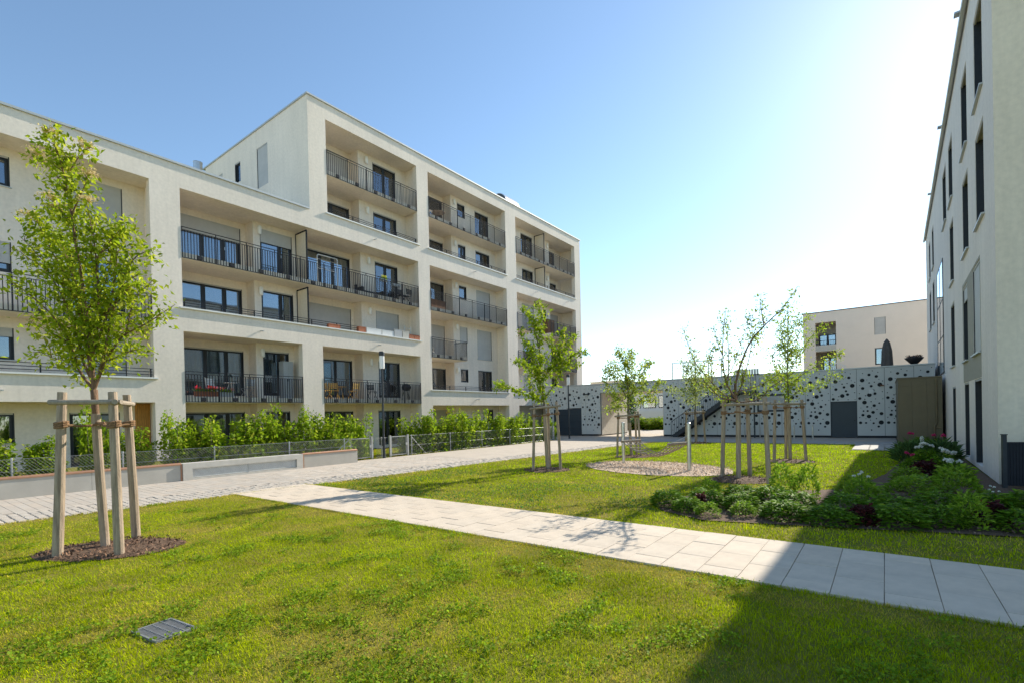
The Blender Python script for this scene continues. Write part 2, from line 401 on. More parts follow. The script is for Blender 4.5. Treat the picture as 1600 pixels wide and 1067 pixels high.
# openings of the facade grid
OP = [(-6.0, -0.4, 3.6, 11.48), (-6.0, -0.4, -1, 2.62), (0.6, 7.24, 3.6, 11.48), (0.6, 7.24, -1, 2.62),
      (8.31, 21.44, 6.55, 11.48), (8.31, 13.56, -1, 5.57), (14.69, 21.44, -1, 5.57), (15.16, 21.46, 12.55, 17.45),
      (22.42, 30.52, 12.55, 17.45), (22.42, 30.52, 3.52, 11.48), (22.42, 30.52, -1, 2.53),
      (31.84, 41.2, 12.55, 17.45), (31.84, 41.2, 3.52, 11.48), (31.84, 41.2, -1, 2.53)]
xs = sorted({X0B, 14.15, 42.25} | {v for o in OP for v in o[:2]}); zs = sorted({0, 12.42, 18.28} | {v for o in OP for v in o[2:4] if v > 0})
wall = MB()
plate(wall, xs, zs, lambda x, z: (x < 14.15 and z > 12.42) or any(o[0] < x < o[1] and o[2] < z < o[3] for o in OP), 0, TH)
# ends, rear, roof, penthouse side
wall.box(X0B, X0B+.3, TH, 12.3, 0, 12.42)
wall.box(X0B+.3, 42.25, 12.0, 12.3, 0, 12.42)
wall.box(41.95, 42.25, TH, 12.0, 0, 18.28)
wall.box(14.45, 41.95, 12.0, 12.298, 12.422, 18.28)
SH = [(2.5, 3.3, 1, 1)]
# penthouse side wall at x=14.15 facing -x (built rotated as its own mesh)
wall.box(X0B+.3, 14.15, TH, 12.0, 11.95, 12.2)
wall.box(14.45, 41.95, TH, 12.0, 17.8, 18.05)
# ceilings / floor slabs inside loggias (from facade back to the inner wall zone)
for (a, b, z0, z1) in [(X0B+.3, 7.9, 11.48, 11.72), (7.9, 14.15, 11.48, 11.72), (14.15, 41.95, 11.48, 11.8), (14.45, 41.95, 17.45, 17.7),
                       (X0B+.3, 7.9, 2.62, 2.86), (8.0, 13.9, 5.57, 5.86), (14.2, 21.9, 5.57, 5.86), (21.9, 31.2, 2.53, 2.82), (31.2, 41.95, 2.53, 2.82)]:
    wall.box(a, b, TH+.001, 2.6, z0, z1)
# party walls behind the columns
for (x, z0, z1) in [(7.42, 0, 11.48), (13.78, 0, 5.57), (21.6, 0, 11.48), (21.6, 11.8, 17.45), (30.75, 0, 11.48), (30.75, 11.8, 17.45), (-0.1, 0, 11.48), (14.46, 11.8, 17.45)]:
    wall.box(x, x+.55 if x not in (30.75, 13.78, 14.46) else x+.7, TH+.002, 2.7, z0+.001, z1-.001)
WALL = wall.build('wall', PLA, AB)
# penthouse side wall, facing -x : rotated child
def side_x(depth): return 12.0-depth   # local x' of a point `depth` metres behind the facade
ps = MB(); holes_plate(ps, 0, 11.64, 0, 6.08, [(side_x(5.25), side_x(4.05), 2.78, 5.05), (side_x(7.95), side_x(7.25), 3.85, 5.05), (side_x(10.6), side_x(9.6), 2.78, 5.05)], 0, .3)
PS = ps.build('penthouse_wall', PLA, AB, (14.15, 12.0, 12.2), -PI/2)
window(PS, side_x(5.25), side_x(4.05), 2.78, 5.05, 0, shutter=1.0); window(PS, side_x(7.95), side_x(7.25), 3.85, 5.05, 0); window(PS, side_x(10.6), side_x(9.6), 2.78, 5.05, 0, shutter=1.0)
# copings
cp = MB(); cp.box(X0B-.06, 14.10, -.07, TH+.15, 12.42, 12.50); cp.box(X0B-.06, X0B+.35, TH+.15, 12.36, 12.42, 12.50); cp.build('coping', COP, AB)
cp = MB(); cp.box(14.09, 42.31, -.07, TH+.15, 18.28, 18.36); cp.box(14.09, 14.5, TH+.15, 12.36, 18.28, 18.36); cp.box(41.9, 42.31, TH+.15, 12.36, 18.28, 18.36); cp.build('coping', COP, AB)
# parapet sills
for a, b, z in [(0.6, 7.24, 3.6), (-6, -.4, 3.6), (8.31, 21.44, 6.55), (15.16, 21.46, 12.55), (22.42, 30.52, 12.55), (31.84, 41.2, 12.55), (22.42, 30.52, 3.52), (31.84, 41.2, 3.52)]:
    B(a-.12, b+.12, -.09, -.003, z-.05, z+.012).build('sill', CAPW, AB)
    B(a+.003, b-.003, -.003, TH+.03, z+.002, z+.012).build('sill', CAPW, AB)
# balcony slabs
def slab(a, b, z0, z1=None, y1=2.6): return B(a, b, .03, y1, z0, z1 or z0+.25).build('balcony_slab', PLA, AB)
slab(0.602, 7.238, 5.6); slab(-5.99, -.41, 5.6)
slab(8.312, 13.558, 2.62); slab(14.692, 21.438, 2.62); slab(8.312, 21.438, 8.6)
slab(15.162, 21.458, 14.58); slab(22.422, 30.518, 14.58); slab(31.842, 41.198, 14.58)
slab(22.422, 30.518, 8.6); slab(22.422, 25.8, 5.6); slab(31.842, 34.2, 8.6); slab(36.8, 41.198, 8.6); slab(31.842, 34.2, 5.6); slab(35.6, 41.198, 5.6)
# railings
FT = 1.06+.24
railing(AB, 0.62, 7.22, .0, 5.62, 5.6+FT)
for a, b in ((8.33, 13.54), (14.71, 21.42)): railing(AB, a, b, .0, 2.64, 2.62+FT)
railing(AB, 8.33, 21.42, .0, 8.62, 8.6+FT)
railing(AB, 15.18, 21.44, .0, 14.6, 14.58+FT, single=False)
railing(AB, 22.44, 30.5, .0, 14.6, 14.58+FT, single=False); railing(AB, 31.86, 41.18, .0, 14.6, 14.58+FT, single=False)
railing(AB, 22.44, 30.5, .0, 8.62, 8.6+FT, single=False); railing(AB, 22.44, 25.8, .0, 5.62, 5.6+FT, single=False)
railing(AB, 31.86, 34.2, .0, 8.62, 8.6+FT, single=False); railing(AB, 36.8, 41.18, .0, 8.62, 8.6+FT, single=False)
railing(AB, 31.86, 34.2, .0, 5.62, 5.6+FT, single=False); railing(AB, 35.6, 41.18, .0, 5.62, 5.6+FT, single=False)
railing(AB, -5.98, -.42, .0, 5.62, 5.6+FT, single=False)
sr = MB(); 
for k in range(12): sr.box(25.79, 25.81, .04+k*.115, .055+k*.115, 5.9, 6.85)
sr.box(25.78, 25.82, .02, 1.25, 6.87, 6.9); sr.build('railing', RAI, AB)
low_rail(AB, .65, 7.2, .06, 3.61, .34); low_rail(AB, -5.9, -.5, .06, 3.61, .34); low_rail(AB, 8.35, 21.4, .06, 6.56, .3)
for a, b in ((15.2, 21.4), (22.46, 30.48), (31.88, 41.15)): low_rail(AB, a, b, .06, 12.56, .3)
for a, b in ((22.46, 30.48), (31.88, 41.15)): low_rail(AB, a, b, .06, 3.53, .3)
# inner walls with window holes -------------------------------------------------
FL = [0.0, 2.87, 5.87, 8.86, 11.83, 14.84]
TOP = [2.26, 5.22, 8.22, 11.2, 14.17, 17.13]
def bay_walls(parts, zr):
    """parts: (x0,x1,depth,[windows]); windows (floor,x0,x1,height,kwargs)"""
    for i, (a, b, dp, wins) in enumerate(parts):
        holes = []
        for (fl, wa, wb, h, kw) in wins: holes.append((wa, wb, TOP[fl]-h, TOP[fl]))
        mb = MB(); holes_plate(mb, a, b, zr[0], zr[1], holes, dp, dp+.22)
        if i < len(parts)-1:
            d2 = parts[i+1][2]
            if d2 < dp: mb.box(b, b+.2, d2+.22, dp+.2, zr[0], zr[1])
            else: mb.box(b-.2, b, dp+.22, d2+.2, zr[0], zr[1])
        mb.build('wall', PLA, AB)
        for (fl, wa, wb, h, kw) in wins:
            window(AB, wa, wb, TOP[fl]-h, TOP[fl], dp, **kw)
D_ = dict
def b2(fl):
    hD = TOP[fl]-FL[fl]-.16
    sh = {3: (.33, .30), 2: (0, 0), 1: (0, 0), 0: (0, 0)}[fl]
    cu = {3: (), 2: (), 1: (-1, 1, 2), 0: (1,)}[fl]
    return ([(fl, 8.62, 11.62, hD, D(splits=(.43, .74), shutter=sh[0], curt=cu, door=True))], [(fl, 12.18, 13.82 if fl > 1 else 13.5, hD, D(splits=(.62,), shutter=sh[1], curt=(-2,) if fl > 1 else (-1,), door=True))])
D = dict
a1, a2 = [], []
for fl in range(4):
    p, q = b2(fl); a1 += p; a2 += q
bay_walls([(7.97, 11.85, YD, a1), (11.85, 14.6, YB, a2)], (0, 11.48))
def hd(fl): return TOP[fl]-FL[fl]-.16
c_ = [(0, 15.0, 17.85, hd(0), D(splits=(.5,), curt=(-1,), door=True)), (1, 15.0, 17.85, hd(1), D(splits=(.33, .62), curt=(2,), door=True)), (2, 15.0, 17.85, hd(2), D(splits=(.33, .66), shutter=1.0, door=True)), (3, 15.0, 17.85, hd(3), D(splits=(.33, .62), curt=(-2,), door=True))]
d_w = [(0, 19.05, 20.75, hd(0), D(splits=(.45,), curt=(-1,), door=True)), (1, 19.15, 20.78, hd(1), D(splits=(.48,), curt=(1,), door=True)), (2, 19.05, 20.78, hd(2), D(splits=(.5,), shutter=1.0, door=True)), (3, 19.05, 20.78, hd(3), D(splits=(.48,), curt=(-2,), door=True))]
bay_walls([(14.6, 18.02, YD, c_), (18.02, 21.65, YB, d_w)], (0, 11.48))
bay_walls([(14.45, 18.02, YD, [(5, 15.6, 17.9, hd(5), D(splits=(.5,), shutter=.62, door=True)), (4, 15.6, 17.9, hd(4), D(splits=(.5,), curt=(1,), door=True))]),
           (18.02, 21.65, YB, [(5, 19.05, 20.78, hd(5), D(splits=(.5,), curt=(-2,), door=True)), (4, 19.02, 20.78, hd(4), D(splits=(.5,), curt=(1,), door=True))])], (11.8, 17.45))
def sm(fl, **k): return (fl, 26.42, 27.22, .98, D(**k))
bay_walls([(22.1, 25.75, YD, [(5, 23.2, 25.7, hd(5), D(splits=(.5,), curt=(-1,), door=True)), (4, 23.2, 25.7, hd(4), D(splits=(.5,), curt=(1,), door=True))]),
           (25.75, 30.78, YB, [sm(5), (5, 28.33, 29.9, hd(5), D(splits=(.5,), door=True)), (4, 26.42, 27.22, hd(4), D(splits=(.6,), door=True)), (4, 28.33, 29.95, hd(4), D(splits=(.5,), curt=(1,), door=True))])], (11.8, 17.45))
bay_walls([(22.1, 25.75, YD, [(3, 23.2, 25.68, hd(3), D(splits=(.5,), curt=(-1,), door=True)), (2, 23.2, 25.68, hd(2), D(shutter=1., door=True)), (1, 23.2, 25.7, hd(1), D(splits=(.5,), curt=(0,), door=True)), (0, 24.2, 25.7, hd(0), D(shutter=.8, door=True))]),
           (25.75, 30.78, YB, [sm(3), (3, 28.33, 29.9, hd(3), D(shutter=1., door=True)), (2, 26.42, 27.22, 1.15, D(shutter=1.)), (2, 28.33, 30.0, hd(2), D(shutter=1., door=True, sill=True)), sm(1), (1, 28.33, 29.95, hd(1), D(splits=(.5,), curt=(0,), door=True)), (0, 29.2, 30.0, 1.0, {})])], (0, 11.48))
bay_walls([(31.2, 38.6, YB, [(5, 34.2, 35.9, hd(5), D(splits=(.5,), door=True)), (4, 34.3, 35.9, hd(4), D(splits=(.5,), door=True))]), (38.6, 41.96, YD, [(5, 39.0, 40.8, hd(5), D(splits=(.5,), door=True)), (4, 39.9, 41.0, .9, {})])], (11.8, 17.45))
bay_walls([(31.2, 38.6, YB, [(3, 34.2, 35.95, hd(3), D(shutter=1., door=True)), (3, 37.4, 37.9, 1.0, {}), (2, 34.2, 35.8, hd(2), D(shutter=.4, splits=(.5,), door=True)), (1, 34.2, 35.2, hd(1), D(shutter=1., door=True))]), (38.6, 41.96, YD, [(3, 39.9, 41.2, hd(3), D(shutter=.95, door=True)), (2, 39.0, 40.8, hd(2), D(splits=(.5,), door=True)), (1, 39, 40.8, hd(1), D(door=True))])], (0, 11.48))
bay_walls([(-.2, 7.6, YB, [(3, 1.9, 3.47, 1.05, D(splits=(.5,), sill=True)), (3, 4.92, 6.68, 1.4, D(shutter=1.)), (2, 1.9, 3.45, 1.05, D(splits=(.5,), shutter=.7)), (2, 4.92, 6.68, hd(2), D(splits=(.5,), door=True)), (1, 1.9, 3.45, 1.1, D(splits=(.5,), shutter=.28, sill=True)), (1, 4.87, 6.68, hd(1), D(shutter=.97, door=True)), (0, 1.8, 3.4, 1.05, D(splits=(.5,), sill=True)), (0, 4.87, 6.4, hd(0), D(splits=(.45,), curt=(-1, 0), door=True))])], (0, 11.48))
bay_walls([(-6.7, -.2, YB, [(3, -4, -2.4, 1.05, {}), (2, -4, -2.4, 1.05, {}), (1, -4, -2.4, 1.05, {}), (0, -4, -2.4, 1.05, {})])], (0, 11.48))
# the two upper loggia pieces that stay behind the low parapets
# bay 4 centre filled flush between short slabs
# orange board cladding on the ground floor of the first loggia
wp = B(6.9, 7.41, YB-.04, YB-.005, 0.02, 2.6).build('board_backing', WOODO, AB)
for i in range(7):
    x = 6.9+i*.072; B(x+.004, x+.068, YB-.07, YB-.042, .03, 2.58).build('board', WOODO, wp)
# privacy screens
for (x, z0, z1) in [(14.02, 8.87, 11.4), (14.02, 5.88, 8.5), (36.2, 14.86, 17.35), (36.2, 11.9, 14.5)]:
    mb = MB(); mb.box(x-.03, x+.03, .12, .18, z0, z1); mb.box(x-.03, x+.03, 1.1, 1.16, z0, z1); mb.box(x-.03, x+.03, .18, 1.1, z1-.07, z1); mb.box(x-.03, x+.03, .18, 1.1, z0, z0+.07)
    f = mb.build('privacy_screen', RAI, AB); B(x-.012, x+.012, .18, 1.1, z0+.07, z1-.07).build('panel', PLT, f)
# wall lamps
for x in (12.0, ):
    for fl in (0, 1, 2, 3): wall_lamp(AB, x+.12, YB, TOP[fl]-.12)
for fl in (1, 2, 3): wall_lamp(AB, 18.55, YB, TOP[fl]-.12)
for fl in (4, 5): wall_lamp(AB, 18.55, YB, TOP[fl]-.12)
for fl in (1, 2, 3, 4, 5): wall_lamp(AB, 26.05, YB, TOP[fl]-.12)
wall_lamp(AB, 38.2, YB, TOP[5]-.12); wall_lamp(AB, 38.2, YB, TOP[4]-.12)
# drain spouts
for x, z in [(11.5, 5.95), (18.1, 11.95), (18.2, 5.95), (26.7, 11.95), (26.7, 2.95), (34.5, 11.95), (39.5, 11.95), (2.95, 3.0)]:
    MB().tube([(x, .0, z), (x, -.27, z-.02)], .028, 8).build('drain_spout', COP, AB)
# joint beads on the lower facade
# roof vents
MB().tube([(11.75, 7.0, 12.2), (11.75, 7.0, 16.1), (11.75, 7.0, 16.12)], [.22, .22, .235], 20).tube([(11.8, 7.0, 15.55), (12.5, 7.0, 15.5), (12.9, 7.0, 14.9), (12.9, 7.0, 12.2)], .17, 14).build('flue_pipe', STEEL, AB, smooth=False)
vb = MB().tube([(34.2, 3.6, 20.1), (36.1, 3.6, 20.1)], 1.0, 28).build('roof_vent', STEEL, AB)
MB().tube([(34.15, 3.6, 20.1), (34.19, 3.6, 20.1)], .93, 28).build('grille', DARKM, vb)
B(34.3, 36, 2.9, 4.3, 18.05, 19.5).build('vent_base', COP, AB)
MB().tube([(13.2, .7, 12.2), (13.2, .7, 12.85)], .03, 6).build('flue_pipe', DARKM, AB)

# ================================================================== RIGHT BUILDING (local -x runs away from camera)
RBD = thing('apartment_building', 'pale four storey block at the right edge with narrow recessed windows', 'apartment building', (2.02, 15.4, 0), -PI/2-.015)
RH = 13.42; RL = 30.6
RW = []   # world Y near, far, z0, z1
def rw(y0, y1, z0, z1, **k): RW.append((-(y1-15.4), -(y0-15.4), z0, z1, k))
rw(17.0, 18.6, 9.75, 12.15); rw(20.4, 22.0, 9.75, 12.15); rw(25.3, 27.0, 9.75, 12.15); rw(28.3, 30.2, 9.75, 12.15); rw(37.2, 38.8, 9.75, 12.1); rw(40.6, 42.2, 9.75, 12.1)
rw(17.0, 18.6, 6.55, 8.95); rw(20.4, 22.0, 6.55, 8.95); rw(25.3, 26.9, 6.55, 8.95); rw(37.2, 38.8, 6.55, 8.95); rw(40.6, 42.2, 6.55, 8.95)
rw(18.0, 19.6, 3.2, 5.65, shutter=.97); rw(20.9, 22.3, 3.2, 5.6, shutter=.2); rw(25.3, 26.9, 3.3, 5.75)
rw(18.0, 19.5, 0.12, 2.5, door=True); rw(20.9, 22.2, 0.12, 2.5, door=True); rw(25.3, 26.6, 0.1, 2.5)
mb = MB(); holes_plate(mb, -RL, 0, 0, RH, [w[:4] for w in RW], 0, .32)
mb.build('wall', PLW, RBD)
for w in RW:
    k = dict(w[4]); k.setdefault('splits', (.5,)); k.setdefault('yoff', .25)
    f = window(RBD, w[0], w[1], w[2], w[3], 0, **k)
    if not k.get('door'): B(w[0]-.05, w[1]+.05, -.07, .2, w[2]-.045, w[2]-.005).build('sill', COP, RBD)
# flush stair glazing
gz = MB(); ga, gb = -(34.6-15.4), -(30.6-15.4)
for x in (ga, (ga+gb)/2-.03, gb-.06): gz.box(x, x+.06, -.035, -.001, 3.3, 8.6)
for z in (3.3, 5.0, 6.7, 8.54): gz.box(ga+.06, gb-.06, -.034, -.001, z, z+.06)
GZ = gz.build('window', ANT, RBD)
for (xa_, xb_) in ((ga+.062, (ga+gb)/2-.032), ((ga+gb)/2+.032, gb-.062)):
    for (z0_, z1_) in ((3.362, 4.998), (5.062, 6.698), (6.762, 8.538)): B(xa_, xb_, -.024, -.004, z0_, z1_).build('pane', GLASS, GZ)
# greige band linking the grouped windows
mb = MB(); holes_plate(mb, -(22.35-15.4), -(17.95-15.4), 2.52, 5.72, [w[:4] for w in RW if w[2] > 3 and w[3] < 6], -.006, -.001)
mb.build('render_band', PLG, RBD)
mb = MB(); mb.box(.0, .34, .32, 14, 0, RH); mb.box(.34, 16, 0, 14, 0, RH) if False else None
mb = MB(); mb.box(-RL, -RL+.3, .32, 14, 0, RH); mb.box(-RL+.3, 0, 13.7, 14, 0, RH); mb.box(-.3, -.001, .321, 13.7, 0, RH); mb.box(-RL+.3, -.3, .32, 13.7, RH-.4, RH-.1)
mb.build('wall', PLW, RBD)
B(0, .012, .0, 14, 0, RH-.01).build('gable_render', PLT, RBD)
cp = MB(); cp.box(-RL-.06, .07, -.06, .4, RH, RH+.1); cp.box(-.35, .07, .4, 14.06, RH, RH+.1); cp.build('coping', COP, RBD)
MB().tube([(-RL, -.1, RH-.06), (0.05, -.1, RH-.06)], .06, 8).build('gutter', COP, RBD)
for x in (-4.6, -12.2, -20.5): MB().box(x-.12, x+.12, -.28, -.04, RH-.05, RH+.0).build('roof_spout', GALV, RBD)

# annex with olive cladding ------------------------------------------------------
AN = thing('annex', 'low olive brown clad annex between the dotted wall and the white block', 'annex', (0.5, 30.1, 0))
w_ = 1.62
AW = MB().box(0, w_, .02, 5.0, 0, 3.08).build('wall', OLIVE, AN)
px0 = 0
for i, (a, b) in enumerate(((0, .53), (.53, 1.07), (1.07, w_))):
    B(a+.004, b-.004, -.012, .018, .05, 2.72).build('panel', OLIVE, AN)
    B(a+.004, b-.004, -.014, .018, 2.73, 3.06).build('panel', OLIVE, AN)
B(-.03, w_+.0, -.04, 5.0, 3.08, 3.14).build('coping', OLIVE, AN)
MB().tube([(1.4, -.06, 3.0), (1.4, -.06, 1.0), (1.32, -.08, .8), (1.3, -.08, .1)], .04, 8).tube([(1.3, -.06, .75), (1.58, -.06, .75)], .025, 6).build('drainpipe', OLIVE, AN)
B(1.37, 1.43, -.1, 0, 2.6, 2.66).build('pipe_clip', OLIVE, AN)

# ================================================================== PERFORATED GARAGE WALL at Y = 35.2
GA = thing('garage_building', 'low grey garage block clad in panels punched with round black holes across the far end', 'garage', (0, 35.2, 0))
GH = 4.05
HO = [(382,532,11),(421,502,7.5),(461,513,8),(480,560,11.5),(384,578,8),(432,567,7),(443,590,6),(421,617,11),(452,610,7.5),(367,635,8),(393,659,11),(447,678,8),(440,716,8.5),(417,739,10.5),(486,724,9),(383,731,7.5),(484,774,12),(369,775,8),(400,776,5.5),(442,778,5.5),(470,797,6),(408,684,5.5),(410,708,5.5),(387,708,4),(475,665,4),(430,817,3.5),(421,548,3.5),(450,545,3),(385,492,2.5),(470,490,2.5),(368,560,2),(365,607,2.5),(400,620,3),(455,640,2.5),(430,655,3),(462,700,2.5),(395,640,3),(493,600,2.5),(495,640,2),(372,690,2),(365,745,2.5),(458,752,3),(400,752,2),(425,760,2.5),(495,540,2.5),(475,530,2),(408,530,2),(440,480,2.5),(432,690,2)]
PWD = 1.3
def holes_for(flip): 
    out = []
    for x, y, r in HO:
        u = (x-350)/155*PWD; v = (862-y)/402*GH*1.0
        if flip: u = PWD-u
        r = r*0.0102 if r > 4 else r*.0115
        u = min(max(u, r+.03), PWD-r-.03); out.append((u, v, r))
    return out
def panel_mesh(w, z0, z1, flip=False, name='perforated_panel'):
    g = .008; outer = [(g, z0+g), (w-g, z0+g), (w-g, z1-g), (g, z1-g)]
    hs = [(u, v, r) for u, v, r in holes_for(flip) if u-r > g+.01 and u+r < w-g-.01 and v-r > z0+g+.01 and v+r < z1-g-.01]
    loops = [[Vector((x, z, 0)) for x, z in outer]]
    for u, v, r in hs:
        n = 12 if r > .04 else 7
        loops.append([Vector((u+r*math.cos(-2*PI*k/n), v+r*math.sin(-2*PI*k/n), 0)) for k in range(n)])
    tris = tessellate_polygon(loops); flat = [p for l_ in loops for p in l_]
    mb = MB(); mb.v = [(p.x, 0, p.y) for p in flat]+[(p.x, .03, p.y) for p in flat]; N = len(flat)
    for t in tris:
        a, b, c0 = (mb.v[i] for i in t); nrm = (Vector(b)-Vector(a)).cross(Vector(c0)-Vector(a))
        mb.f.append(tuple(t) if nrm.y < 0 else tuple(t)[::-1]); mb.m.append(0)
    i = 0
    for l_ in loops:
        n = len(l_)
        for k in range(n):
            mb.f.append((i+k, i+(k+1) % n, i+(k+1) % n+N, i+k+N)); mb.m.append(0)
        i += n
    return mb.mesh(name, PANEL)
PM = [panel_mesh(PWD, .12, GH-.05), panel_mesh(PWD, .12, GH-.05, True)]
PT = panel_mesh(PWD, 2.14, GH-.05); PB = panel_mesh(PWD, 3.36, GH-.05)
gw = MB()
# core walls: right block from -12.8 to 2.2, left block from -23.2 to -17.8
gw.box(-12.8, -2.6, .1, .35, .1, 3.99); gw.box(-1.3, 2.2, .1, .35, .1, 3.99); gw.box(-2.6, -1.3, .1, .35, 2.14, 3.99)
gw.box(-12.8, -12.55, .35, 5, 0, 3.99); gw.box(1.95, 2.2, .35, 5, 0, 3.99); gw.box(-12.55, 1.95, 4.8, 5.0, 0, 3.99)
gw.box(-23.1, -22.1, .1, .35, .1, 3.99); gw.box(-19.5, -17.8, .1, .35, .1, 3.99); gw.box(-22.1, -19.5, .1, .35, 2.2, 3.99)
gw.box(-18.05, -17.8, .35, 5, 0, 3.99); gw.box(-23.1, -18.05, 4.8, 5.0, 0, 3.99)
gw.build('core_wall', VOIDM, GA)
B(-17.79, -17.75, .12, 4.9, 0.08, 3.3).build('passage_wall', CON, GA)
B(-12.86, -12.81, .12, 4.9, 0.08, 3.3).build('passage_wall', PLT, GA)
B(-17.8, -12.8, .1, 5.0, 3.31, 3.6).build('passage_ceiling', CON, GA)
B(-17.75, -12.85, .1, .35, 3.605, 3.99).build('lintel', VOIDM, GA)
rf = MB(); rf.box(-23.1, 2.2, .3, 5.0, 3.2, 3.3) if False else None
for a, b in ((-12.55, 1.95), (-23.1, -18.05)): rf.box(a, b, .36, 4.79, 3.0, 3.15)
if rf.f: rf.build('roof_deck', TILEP, GA)
for a, b in ((-23.15, 2.22),): B(a, b, -.03, .4, GH-.045, GH+.03).build('coping', COP, GA)
B(-23.1, -22.11, .03, .1, .0, .1).build('plinth', VOIDM, GA); B(-19.49, -17.8, .03, .1, 0, .1).build('plinth', VOIDM, GA); B(-12.8, -2.61, .03, .1, 0, .1).build('plinth', VOIDM, GA); B(-1.29, 2.2, .03, .1, 0, .1).build('plinth', VOIDM, GA)
x = -2.6; xsR = []
for k in range(8): xsR.append(-2.6-PWD*(k+1))
for x in xsR:
    if x >= -12.85: obj('perforated_panel', PM[0], GA, (x, 0, 0))
w7 = -2.6-PWD*7
obj('perforated_panel', panel_mesh(w7-(-12.8), .12, GH-.05), GA, (-12.8, 0, 0)) if w7+12.8 > .3 and min(x for x in xsR if x >= -12.85) > -12.5 else None
obj('perforated_panel', PT, GA, (-2.6, 0, 0))
obj('perforated_panel', PM[0], GA, (-1.3, 0, 0)); obj('perforated_panel', PM[0], GA, (0, 0, 0)); obj('perforated_panel', panel_mesh(.9, .12, GH-.05), GA, (1.3, 0, 0))
for i, x in enumerate((-19.1, )): obj('perforated_panel', PM[0], GA, (x, 0, 0))
obj('perforated_panel', panel_mesh(.4, .12, GH-.05), GA, (-19.5, 0, 0))
for x in (-20.8, -22.1): obj('perforated_panel', panel_mesh(PWD, 2.22, GH-.05) if x == -20.8 else PT, GA, (x, 0, 0))
obj('perforated_panel', panel_mesh(1.0, .12, GH-.05), GA, (-23.1, 0, 0))
for k in range(4): obj('perforated_panel', PB, GA, (-17.8+k*1.25, 0, 0))
# doors
d1 = B(-2.57, -1.33, .06, .12, .03, 2.1).build('door', DOORM, GA); B(-1.45, -1.38, .02, .055, 1.0, 1.05).build('handle', BLACKP, d1)
mb = MB(); mb.box(-2.6, -2.572, .0, .13, 0, 2.14); mb.box(-1.328, -1.3, .0, .13, 0, 2.14); mb.box(-2.572, -1.328, .0, .13, 2.105, 2.135); mb.build('door_frame', DARKM, GA)
d2 = MB()
d2 = B(-22.08, -19.52, .07, .12, .03, 2.18).build('garage_door', DOORM, GA)
for k in range(1, 4): B(-22.08, -19.52, .062, .069, .03+k*.54-.006, .03+k*.54+.006).build('seam', VOIDM, d2)
B(-.72, -.5, -.035, -.002, 2.55, 2.78).build('notice_plate', WHITEP, GA)
wl = MB(); wl.box(-.2, -.02, -.12, -.04, 2.95, 3.02); wl.tube([(-.11, -.04, 2.98), (-.11, -.002, 3.05)], .02, 6); wl.build('wall_lamp', BROWNW, GA)
wl = MB(); wl.tube([(-18.9, -.3, 3.3), (-18.7, -.02, 3.35)], .03, 6); wl.box(-19.05, -18.75, -.35, -.1, 3.24, 3.3); wl.build('wall_lamp', DARKM, GA)
# framed opening beside the stair landing
wf = MB(); wf.box(-6.6, -4.95, -.02, .03, 1.62, 1.74); wf.box(-6.6, -4.95, -.02, .03, 2.62, 2.74); wf.box(-6.6, -6.5, -.02, .03, 1.74, 2.62); wf.box(-5.05, -4.95, -.02, .03, 1.74, 2.62)
wv = wf.build('service_window', DARKM, GA); B(-6.5, -5.05, -.012, .02, 1.74, 2.62).build('pane', SHU, wv)
# terrace screen wall above the landing
ts = MB()
for k in range(9): x = -7.9+k*.16; ts.box(x+.01, x+.15, -.03, .0, 3.0, 4.42)
ts.build('terrace_screen', PANEL, GA)
# roof terrace railing at the left end of the right block
rr = MB()
for x in (-14.8+2.1, -11.9, -11.0, -10.1, -9.2): rr.box(x-.03, x+.03, 1.8, 1.86, 3.15, 7.3-1.9)
rr.box(-12.73, -9.17, 1.8, 1.86, 5.34, 5.4); rr.build('roof_frame', GALV, GA)

# external stair -----------------------------------------------------------------
ST = thing('metal_staircase', 'dark metal stair with bar railing climbing in front of the dotted wall', 'staircase', (0, 34.2, 0))
nst = 17; xa, xb, zt = -11.9, -7.75, 2.92
for k in range(nst):
    x = xa+(xb-xa)*k/nst; z = zt*(k+1)/nst
    B(x, x+.28, .06, .94, z-.035, z).build('tread', DARKM, ST)
for y in (.0, .96):
    mb = MB(); ang = math.atan2(zt, xb-xa); L = math.hypot(zt, xb-xa)
    mb.obox(((xa+xb)/2+.1, y+.02, zt/2+.0), (math.cos(ang)*L/2, 0, math.sin(ang)*L/2), (0, .018, 0), (-math.sin(ang)*.14, 0, math.cos(ang)*.14)); mb.build('stringer', DARKM, ST)
B(xb, -6.5, .0, 1.0, 2.84, 2.93).build('landing', DARKM, ST)
hr = MB()
hr.tube([(xa, .01, 1.05), (xb, .01, zt+1.05), (-6.5, .01, zt+1.05)], .022, 6); hr.tube([(xa, .01, .02), (xa, .01, 1.05)], .02, 6)
hr.tube([(-6.5, .01, 2.93), (-6.5, .01, zt+1.05)], .02, 6); hr.tube([(xb, .01, 2.93), (xb, .01, zt+1.05)], .02, 6)
H_ = hr.build('handrail', DARKM, ST)
for k in range(1, 34):
    x = xa+(xb-xa)*k/34; z = zt*k/34; B(x-.009, x+.009, .0, .02, z, z+1.04).build('bar', DARKM, H_)
for k in range(1, 9):
    x = xb+1.25*k/9; B(x-.009, x+.009, .0, .02, 2.93, zt+1.04).build('bar', DARKM, H_)
for x in (-7.6, -6.6): B(x-.04, x+.04, .03, .11, 0, 2.84).build('support_post', DARKM, ST)

